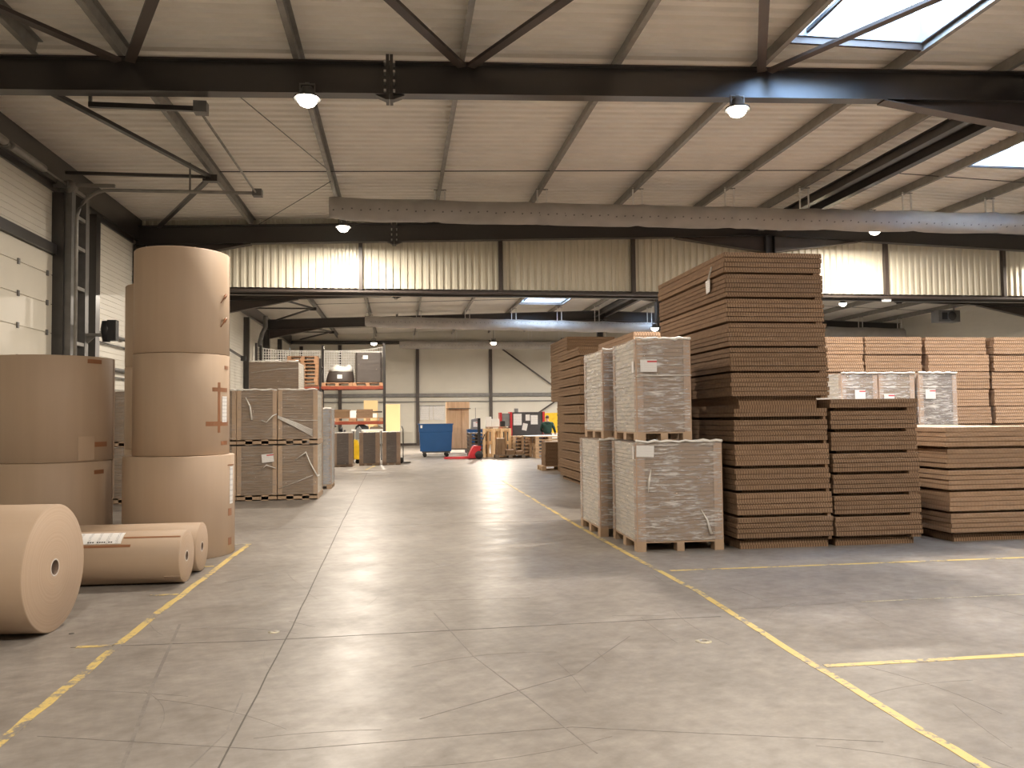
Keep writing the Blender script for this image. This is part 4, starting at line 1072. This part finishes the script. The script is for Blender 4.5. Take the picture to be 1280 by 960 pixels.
def skin_obj(name, verts, edges, radii, mat, parent, sub=2):
    me = bpy.data.meshes.new(name); me.from_pydata(verts, edges, []); me.materials.append(mat)
    o = bpy.data.objects.new(name, me); COL.objects.link(o); o.parent = parent
    sk = o.modifiers.new('skin', 'SKIN'); sk.use_smooth_shade = True
    if not me.skin_vertices: me.skin_vertices.new()
    for i, rd in enumerate(radii):
        me.skin_vertices[0].data[i].radius = rd if isinstance(rd, tuple) else (rd, rd)
    me.skin_vertices[0].data[0].use_root = True
    sb = o.modifiers.new('smooth', 'SUBSURF'); sb.levels = sub; sb.render_levels = sub
    return o
def person(loc, rz):
    t = thing('person', 'person in a dark green hooded top standing with back turned behind the white bench', 'person', loc, (0, 0, rz))
    V = []; E_ = []; R_ = []
    def add(p, rd, prev=None):
        V.append(p); R_.append(rd)
        if prev is not None: E_.append((prev, len(V)-1))
        return len(V)-1
    pel = add((0, 0, 0.95), (0.15, 0.11)); wa = add((0, 0.01, 1.10), (0.135, 0.10), pel); ch = add((0, 0.0, 1.28), (0.16, 0.11), wa)
    sh = add((0, -0.01, 1.40), (0.13, 0.09), ch); nk = add((0, 0.0, 1.48), 0.055, sh); hd0 = add((0, 0.02, 1.55), (0.068, 0.078), nk); hd1 = add((0, 0.025, 1.63), (0.075, 0.09), hd0); hd2 = add((0, 0.015, 1.69), (0.05, 0.06), hd1)
    nose = add((0, 0.125, 1.605), 0.012, hd0)
    for s_ in (-1, 1):
        ear = add((s_*0.085, 0.01, 1.61), 0.014, hd1)
        hip = add((s_*0.10, 0, 0.88), 0.095, pel); kn = add((s_*0.11, 0.02, 0.48), 0.062, hip); an = add((s_*0.11, -0.01, 0.09), 0.042, kn)
        hl = add((s_*0.11, 0.02, 0.045), 0.042, an); to = add((s_*0.12, 0.16, 0.035), 0.034, hl)
        so = add((s_*0.185, -0.01, 1.38), 0.062, sh)
        if s_ > 0: el, wr = (0.30, 0.02, 1.13), (0.33, 0.20, 0.97)
        else: el, wr = (-0.28, 0.03, 1.12), (-0.20, 0.24, 1.02)
        e1 = add(el, 0.046, so); w_ = add(wr, 0.030, e1); d = (Vector(wr)-Vector(el)).normalized()
        pm = add(tuple(Vector(wr)+d*0.06), (0.036, 0.022), w_)
        sd = d.cross(Vector((0, 0, 1))).normalized()
        for q, L_ in ((-1.5, 0.065), (-0.5, 0.08), (0.5, 0.076), (1.5, 0.06)):
            k1 = add(tuple(Vector(wr)+d*0.10+sd*q*0.019), 0.0095, pm)
            k2 = add(tuple(Vector(wr)+d*(0.10+L_*0.55)+sd*q*0.020+Vector((0, 0, -0.012))), 0.0085, k1)
            add(tuple(Vector(wr)+d*(0.10+L_*0.9)+sd*q*0.020+Vector((0, 0, -0.035))), 0.0075, k2)
        th = add(tuple(Vector(wr)+d*0.04-sd*s_*0.045), 0.011, pm); add(tuple(Vector(wr)+d*0.08-sd*s_*0.06), 0.009, th)
    skin_obj('body', V, E_, R_, M['skin'], t, 2)
    # hooded top
    V2 = [(0, 0, 0.90), (0, 0.01, 1.08), (0, 0.0, 1.28), (0, -0.01, 1.41), (0, -0.02, 1.475)]
    R2 = [(0.205, 0.15), (0.205, 0.15), (0.225, 0.16), (0.175, 0.125), (0.085, 0.08)]
    E2 = [(0, 1), (1, 2), (2, 3), (3, 4)]
    for s_, el, wr in ((1, (0.30, 0.02, 1.13), (0.33, 0.19, 0.98)), (-1, (-0.28, 0.03, 1.12), (-0.205, 0.23, 1.03))):
        k = len(V2); V2 += [(s_*0.20, -0.01, 1.37), el, wr]; R2 += [0.082, 0.066, 0.046]; E2 += [(3, k), (k, k+1), (k+1, k+2)]
    k = len(V2); V2 += [(0, -0.10, 1.42), (0, -0.12, 1.34)]; R2 += [(0.10, 0.05), (0.07, 0.03)]; E2 += [(3, k), (k, k+1)]
    skin_obj('hooded_top', V2, E2, R2, M['hoodie'], t, 2)
    V3 = [(0, 0, 0.94)]; R3 = [(0.165, 0.125)]; E3 = []
    for s_ in (-1, 1):
        k = len(V3); V3 += [(s_*0.10, 0, 0.86), (s_*0.11, 0.02, 0.48), (s_*0.11, -0.01, 0.10)]; R3 += [0.11, 0.08, 0.07]; E3 += [(0, k), (k, k+1), (k+1, k+2)]
    skin_obj('trousers', V3, E3, R3, M['trousers'], t, 2)
    skin_obj('hair', [(0, -0.012, 1.585), (0, -0.012, 1.645), (0, 0.02, 1.69), (0, 0.07, 1.695)], [(0, 1), (1, 2), (2, 3)], [(0.074, 0.06), (0.084, 0.085), (0.075, 0.07), (0.05, 0.03)], M['hair'], t, 2)
    for s_ in (-1, 1):
        skin_obj('shoe', [(s_*0.11, -0.03, 0.045), (s_*0.115, 0.08, 0.042), (s_*0.12, 0.17, 0.036)], [(0, 1), (1, 2)], [0.050, 0.050, 0.042], M['black'], t, 2)
    return t
person((6.32, 34.1, 0), math.radians(-12))
tag(MB().prism([(-0.05, -0.14), (0.06, -0.15), (0.08, 0.10), (0.02, 0.15), (-0.06, 0.08)], -0.06, 0.06, 'y').build('violet_cloth', M['purple'], None, (6.72, 33.0, 1.055)), 'violet cloth on the white bench beside the person', 'cloth')
t = thing('notice_board', 'bright yellow notice board on a stand behind the person', 'notice board', (6.95, 37.5, 0))
MB().box(-0.25, 0.65, 0, 0.04, 0.9, 1.85).build('panel', M['yellow_paint'], t)
for x in (-0.20, 0.56): MB().box(x, x+0.04, 0.04, 0.08, 0, 1.8).build('leg', M['galv_dark'], t)

# ------------------------------------------------------------------ blue bin, stacker, plywood cabinet, boards
def blue_bin(loc, w, d, h, label, z0=0.24):
    t = thing('wheeled_bin', label, 'bin', loc)
    wt = 0.025; f_ = lambda z: 0.90+0.10*(z-z0)/(h-z0)
    outer = [[(-w/2*k, -d/2*k, z), (w/2*k, -d/2*k, z), (w/2*k, d/2*k, z), (-w/2*k, d/2*k, z)] for z, k in ((z0, 0.90), (h*0.74, 0.955), (h*0.76, 0.975), (h-0.04, 0.985), (h-0.04, 1.03), (h, 1.03), (h, 0.94), (z0+0.05, 0.86))]
    mb = MB().loft(outer); mb.build('tub', M['blue'], t)
    MB().box(-w/2*0.80, w/2*0.80, -d/2*0.8, d/2*0.8, z0-0.06, z0).build('chassis', M['galv_dark'], t)
    for sx in (-1, 1):
        for sy in (-1, 1):
            c = MB().box(sx*w*0.32-0.05, sx*w*0.32+0.05, sy*d*0.32-0.03, sy*d*0.32+0.03, 0.14, z0-0.06).build('caster_fork', M['galv_dark'], t)
            MB().lathe([(0.001, -0.025), (0.08, -0.025), (0.085, 0), (0.08, 0.025), (0.001, 0.025)], 18, xf=Matrix.Translation((sx*w*0.32, sy*d*0.32, 0.085)) @ Matrix.Rotation(PI/2, 4, 'X')).build('wheel', M['black'], c)
    return t
bb = blue_bin((1.53, 34.9, 0), 1.46, 1.0, 1.42, 'large blue wheeled bin in the far hall beside the plywood cabinet')
MB().box(-0.66, -0.58, -0.52, -0.50, 1.24, 1.36).build('sticker', M['white'], bb)
blue_bin((3.46, 36.9, 0), 0.75, 0.8, 1.12, 'small blue bin with papers on top, half hidden by the stacker truck')
t = thing('label_printer', 'grey desk printer with a red and white front on the small blue bin', 'printer', (3.48, 36.9, 1.12))
MB().box(-0.33, 0.33, -0.34, 0.34, 0.0, 0.03).prism([(-0.22, 0.03), (0.2, 0.03), (0.2, 0.42), (0.05, 0.52), (-0.2, 0.46)], -0.2, 0.2, 'y').build('casing', M['grey_plastic'], t)
MB().box(-0.14, 0.14, -0.212, -0.2, 0.12, 0.36).build('front_plate', M['label_red'], t); MB().box(-0.02, 0.0, 0, 0.02, 0.5, 1.0).build('aerial', M['galv_dark'], t)
t = thing('stacker_truck', 'red pallet stacker truck with low forks and a dark mast, beside the blue bin', 'stacker', (3.12, 32.35, 0))
for y in (-0.28, 0.16): MB().prism([(-1.38, 0.03), (-1.30, 0.02), (-0.1, 0.02), (-0.1, 0.10), (-1.30, 0.085)], y, y+0.14, 'y').build('fork', M['red'], t)
MB().prism([(-0.42, 0.05), (0.06, 0.05), (0.10, 0.52), (-0.16, 0.54), (-0.24, 0.44)], -0.30, 0.32, 'y').build('body', M['red'], t)
for y in (-0.33, 0.33):
    MB().lathe([(0.05, -0.04), (0.15, -0.04), (0.165, 0), (0.15, 0.04), (0.05, 0.04)], 24, xf=Matrix.Translation((0.02, y, 0.165)) @ Matrix.Rotation(PI/2, 4, 'X'), caps=True).build('wheel', M['black'], t)
for y in (-0.22, 0.18): MB().box(0.02, 0.10, y, y+0.06, 0.5, 1.62).build('mast', M['black'], t)
MB().box(0.02, 0.10, -0.22, 0.24, 1.56, 1.64).build('mast_head', M['black'], t)
MB().tube([(0.10, 0, 0.5), (0.28, 0, 0.95)], 0.02, 8).tube([(0.28, -0.14, 0.97), (0.28, 0.14, 0.97)], 0.018, 8).build('tiller', M['black'], t)
t = thing('plywood_cabinet', 'tall plywood cabinet with an overhanging top box on small feet', 'cabinet', (2.72, 37.9, 0))
MB().prism([(-0.53, 0.22), (0.53, 0.22), (0.53, 2.12), (-0.53, 2.12)], 0, 0.5, 'y').build('body', M['ply'], t)
MB().box(-0.54, 0.55, -0.14, 0.52, 2.12, 2.42).build('top_box', M['ply'], t)
MB().box(-0.44, 0.60, -0.18, -0.12, 2.08, 2.12).build('ledge', M['pallet_dark'], t)
MB().box(-0.012+0.17, 0.0+0.19, -0.006, 0.0, 0.24, 2.08).build('door_gap', M['pallet_red'], t)
MB().box(-0.53, 0.53, 0.02, 0.48, 0.16, 0.22).build('plinth', M['pallet_dark'], t)
for x in (-0.45, 0.37):
    for y in (0.04, 0.38): MB().box(x, x+0.08, y, y+0.08, 0, 0.16).build('foot', M['galv_dark'], t)
for xa, xb, za, zb, y, lb in ((-0.90, 0.02, 0.0, 2.50, 46.0, 'tall yellow strand board leaning behind the rack end'), (-2.05, -1.25, 0.0, 2.74, 46.6, 'narrow yellow strand board seen through the rack')):
    o = MB().box(xa, xb, 0, 0.02, 0, zb).build('strand_board', M['osb'], None, (0, y, 0.0)); o.rotation_euler = (math.radians(-6), 0, 0); o.location.z = 0.0
    tag(o, lb, 'board', 'strand boards leaning by the rack')
t = thing('wall_planner', 'white planning boards fixed to the far wall above the blue bin', 'board', (1.95, YE-0.03, 0))
for xa, xb in ((-0.70, -0.15), (-0.11, 0.10), (0.14, 0.80)): MB().box(xa, xb, -0.02, 0, 1.55, 2.42).build('board', M['label'], t)
MB().box(-0.74, 0.84, -0.03, 0, 2.42, 2.46).build('rail', M['galv_dark'], t)

# ------------------------------------------------------------------ pallet rack
t = thing('pallet_rack', 'tall pallet rack with dark uprights and orange beams against a white net', 'rack', (-0.62, 32.7, 0))
for x, h in ((0.0, 4.72), (-2.52, 4.10), (-5.0, 4.72)):
    for y in (0, 1.05): MB().box(x-0.045, x+0.045, y, y+0.08, 0, h if y == 0 else max(h, 4.72)).build('upright', M['steel'], t)
    mb = MB()
    for q in range(7): mb.bar((x, 0.05, 0.2+q*0.6), (x, 1.08, 0.2+q*0.6+(0.5 if q % 2 else -0.0)), 0.02, 0.03)
    mb.build('lattice', M['galv_dark'], t)
for z in (2.92, 1.50):
    for y in (-0.02, 1.06): MB().box(-2.48, -0.04, y, y+0.05, z-0.06, z+0.06).build('beam', M['orange'], t); MB().box(-4.96, -2.56, y, y+0.05, z-0.06, z+0.06).build('beam', M['orange'], t)
MB().box(-2.48, -0.10, 0.98, 1.04, 1.92, 1.98).build('rear_bar', M['steel_brown'], t)
mb = MB(); x0n, x1n = -5.3, 0.0
ztop = lambda a: 4.50+0.20*((a-0.5)*2)**4
nv = 54
for q in range(nv+1):
    a = q/nv; x = x0n+(x1n-x0n)*a; mb.box(x-0.015, x+0.015, 1.16, 1.172, 2.95, ztop(a))
for q in range(15):
    z = 2.98+q*0.105; mb.box(x0n, x1n, 1.162, 1.170, z-0.015, z+0.015)
for q in range(nv):
    a, b_ = q/nv, (q+1)/nv; mb.bar((x0n+(x1n-x0n)*a, 1.166, ztop(a)), (x0n+(x1n-x0n)*b_, 1.166, ztop(b_)), 0.014, 0.03)
mb.build('safety_net', M['net'], t)
# loads on the rack
pallet('pallet_red', (-1.275, 33.15, 2.985), (0, 0, 0), 'wooden pallet under the tall grey wrapped load on the rack', 'wooden pallets on the rack beams')
pallet('pallet_red', (-2.485, 33.15, 2.985), (0, 0, 0), 'wooden pallet under the slumped grey sack on the rack', 'wooden pallets on the rack beams')
t = thing('wrapped_load', 'tall dark grey wrapped load with a white top on the upper rack beam', 'wrapped load', (-1.23, 33.15, 3.13))
rg = []
for z, k in ((0, 0.97), (0.05, 1.0), (0.4, 0.985), (0.8, 1.0), (1.16, 0.99), (1.22, 0.96)):
    w, d = 0.53*k, 0.40*k; c = 0.07; rg.append([(-w+c, -d, z), (w-c, -d, z), (w, -d+c, z), (w, d-c, z), (w-c, d, z), (-w+c, d, z), (-w, d-c, z), (-w, -d+c, z)])
MB().loft(rg).build('load', M['load_rack'], t)
rg2 = [[(p[0]*1.02, p[1]*1.02, p[2]) for p in q] for q in rg]
MB().loft(rg2, 0, True).build('stretch_film', M['film_dark'], t)
MB().box(-0.52, 0.52, -0.40, 0.40, 1.22, 1.25).build('white_top', M['film_tail'], t)
stick(t, -0.13, 1.02, 0.20, 0.15, 'label', -0.42)
t = thing('slumped_sack', 'slumped grey sack under a crumpled white sheet on the upper rack beam', 'sack', (-2.38, 33.15, 3.13))
rn = random.Random(5); rg = []
for z, wx0, wx1, d in ((0, -0.55, 0.54, 0.38), (0.10, -0.57, 0.56, 0.40), (0.30, -0.52, 0.54, 0.38), (0.44, -0.46, 0.52, 0.34), (0.60, -0.38, 0.50, 0.28), (0.68, -0.34, 0.40, 0.2)):
    rg.append([(wx0+(wx1-wx0)*(0.5-0.5*math.cos(2*PI*k/20)), -d*math.sin(2*PI*k/20)*(1+rn.uniform(-0.06, 0.06)), z+rn.uniform(-0.02, 0.02)*(z > 0)+ (0.06*math.sin(5*k) if z > 0.5 else 0)) for k in range(20)])
MB().loft(rg, 0, True).build('sack', M['load_rack'], t)
rg = [[(p[0]*1.02-0.0, p[1]*1.05, p[2]+0.015) for p in q] for q in rg[3:]]
MB().loft(rg, 0, True).build('white_sheet', M['film_tail'], t)
stick(t, 0.0, 0.24, 0.19, 0.16, 'label', -0.42)
pallet('pallet_red', (-2.485, 33.15, 1.565), (0, 0, 0), 'wooden pallet under the flat cartons on the lower rack beam', 'wooden pallets on the lower rack beams')
pallet('pallet_red', (-1.275, 33.15, 1.565), (0, 0, 0), 'second wooden pallet on the lower rack beam, beside the white box', 'wooden pallets on the lower rack beams')
bundle(-2.95, -1.98, 32.8, 33.5, 1.709, 0.34, 'dark flat carton bundle on the lower rack beam with a paper beside it', M['edge_far'], 'carton bundles on the lower rack beam', 3, 0.0, 0.02, 0.0)
bundle(-1.72, -1.10, 32.8, 33.5, 1.709, 0.34, 'lighter flat carton bundle on the lower rack beam next to the white box', M['edge'], 'carton bundles on the lower rack beam', 3, 0.0, 0.02, 0.0)
tag(MB().prism([(-0.12, 0), (0.12, 0), (0.12, 0.27), (0.10, 0.29), (-0.12, 0.29)], 0, 0.01, 'y').build('paper_sign', M['white'], None, (-1.86, 32.78, 1.709)), 'white paper sign standing between the cartons on the rack', 'sign')
tag(MB().prism([(-0.08, 0), (0.08, 0), (0.08, 0.16), (0.06, 0.18), (-0.08, 0.18)], 0, 0.3, 'y').build('small_box', M['white'], None, (-1.0, 32.85, 1.709)), 'small white box at the end of the cartons on the rack', 'box')
# things on the floor below the rack
t = thing('work_table', 'low white work table below the orange rack beams', 'table', (-1.30, 32.9, 0))
MB().box(-0.62, 0.62, -0.28, 0.3, 1.18, 1.24).build('table_top', M['white'], t)
for x in (-0.58, 0.53):
    for y in (-0.25, 0.24): MB().box(x, x+0.05, y, y+0.05, 0, 1.18).build('leg', M['galv_dark'], t)
t = thing('bench_machine', 'black bench machine with a humped top on the white work table', 'machine', (-1.54, 32.9, 1.24))
MB().prism([(-0.25, 0), (0.3, 0), (0.30, 0.10), (0.16, 0.17), (0.05, 0.24), (-0.10, 0.22), (-0.22, 0.12)], -0.15, 0.15, 'y').build('body', M['black'], t)
MB().box(0.18, 0.26, -0.04, 0.04, 0.1, 0.26).build('lever', M['white'], t)
t = thing('toolbox', 'brown tool case lying beside the black bench machine', 'toolbox', (-0.96, 32.9, 1.24))
MB().prism([(-0.25, 0), (0.28, 0), (0.28, 0.06), (0.2, 0.10), (-0.2, 0.10), (-0.25, 0.06)], -0.12, 0.12, 'y').build('case', M['pallet_dark'], t); MB().tube([(-0.1, 0, 0.10), (-0.05, 0, 0.14), (0.1, 0, 0.14), (0.15, 0, 0.10)], 0.012, 6).build('handle', M['black'], t)
t = thing('hand_tool_box', 'black open crate of tools behind the first small grey pallet', 'crate', (-2.45, 30.4, 0))
MB().prism([(-0.4, 0), (0.45, 0), (0.45, 1.26), (0.40, 1.26), (0.40, 1.2), (-0.35, 1.2), (-0.35, 1.26), (-0.4, 1.26)], -0.25, 0.25, 'y').build('crate', M['dark_panel'], t)
MB().tube([(-0.1, 0, 1.2), (-0.1, 0, 1.35), (0.1, 0, 1.42)], 0.05, 8).tube([(0.28, 0, 1.2), (0.28, 0, 1.36)], 0.07, 8).build('tools', M['black'], t)
t = thing('floor_cart', 'yellow cart with a grey rounded back between two small grey pallets', 'cart', (-1.56, 30.6, 0))
MB().prism([(-0.14, 0.16), (0.17, 0.16), (0.12, 0.45), (0.0, 0.86), (-0.14, 0.88)], -0.3, 0.3, 'y').build('body', M['yellow_paint'], t)
MB().prism([(-0.08, 0.88), (0.06, 0.90), (0.12, 1.10), (0.12, 1.30), (0.06, 1.38), (-0.02, 1.34), (-0.08, 1.15)], -0.2, 0.2, 'y').build('back_panel', M['grey_plastic'], t)
for y in (-0.2, 0.2): MB().lathe([(0.001, -0.02), (0.08, -0.02), (0.08, 0.02), (0.001, 0.02)], 16, xf=Matrix.Translation((0, y, 0.08)) @ Matrix.Rotation(PI/2, 4, 'X')).build('wheel', M['black'], t)
MB().box(-0.06, 0.06, -0.22, 0.22, 0.08, 0.16).build('axle', M['black'], t)
t = thing('hand_truck', 'dark upright hand truck beside the last small grey pallet', 'hand truck', (0.12, 30.3, 0))
for y in (-0.2, 0.2): MB().tube([(0, y, 0.06), (0, y, 1.25), (-0.05, y, 1.38)], 0.018, 8).build('rail', M['steel'], t)
MB().box(0.0, 0.28, -0.22, 0.22, 0.02, 0.04).build('toe_plate', M['steel'], t)
mb = MB()
for z in (0.3, 0.7, 1.1): mb.box(-0.012, 0.012, -0.2, 0.2, z-0.015, z+0.015)
mb.build('rung', M['steel'], t)
for y in (-0.25, 0.25): MB().lathe([(0.001, -0.025), (0.10, -0.025), (0.10, 0.025), (0.001, 0.025)], 18, xf=Matrix.Translation((-0.08, y, 0.10)) @ Matrix.Rotation(PI/2, 4, 'X')).build('wheel', M['black'], t)
MB().tube([(-0.08, -0.25, 0.10), (-0.08, 0.25, 0.10)], 0.012, 6).build('axle', M['galv_dark'], t)
# unit heater in the far hall
t = thing('unit_heater', 'grey box heater with a round fan hanging in the far hall on the right', 'heater', (23.4, 31.5, 5.55))
MB().box(-0.5, 0.5, -0.25, 0.25, 0, 0.5).build('casing', M['galv_dark'], t)
MB().lathe([(0.001, 0), (0.18, 0), (0.20, 0.03), (0.17, 0.05), (0.001, 0.05)], 24, xf=Matrix.Translation((0.12, -0.25, 0.25)) @ Matrix.Rotation(PI/2, 4, 'X')).build('fan', M['steel'], t)
MB().box(-0.35, -0.1, -0.26, -0.25, 0.1, 0.4).build('vent', M['black'], t)
MB().tube([(0.40, 0, 0.5), (0.40, 0, ptop(23.8)-5.55)], 0.025, 8).build('hanger', M['galv'], t)
# small safety lamp under the cladding edge
t = thing('safety_lamp', 'small white safety lamp fixed under the cladding edge on the right', 'lamp', (14.0, 21.35, 4.86))
MB().prism([(-0.12, 0.08), (-0.10, 0.03), (0.10, 0.03), (0.12, 0.08)], -0.06, 0.06, 'y').build('diffuser', M['lamp_dim'], t); MB().box(-0.12, 0.12, -0.06, 0.06, 0.08, 0.125).build('housing', M['white'], t)
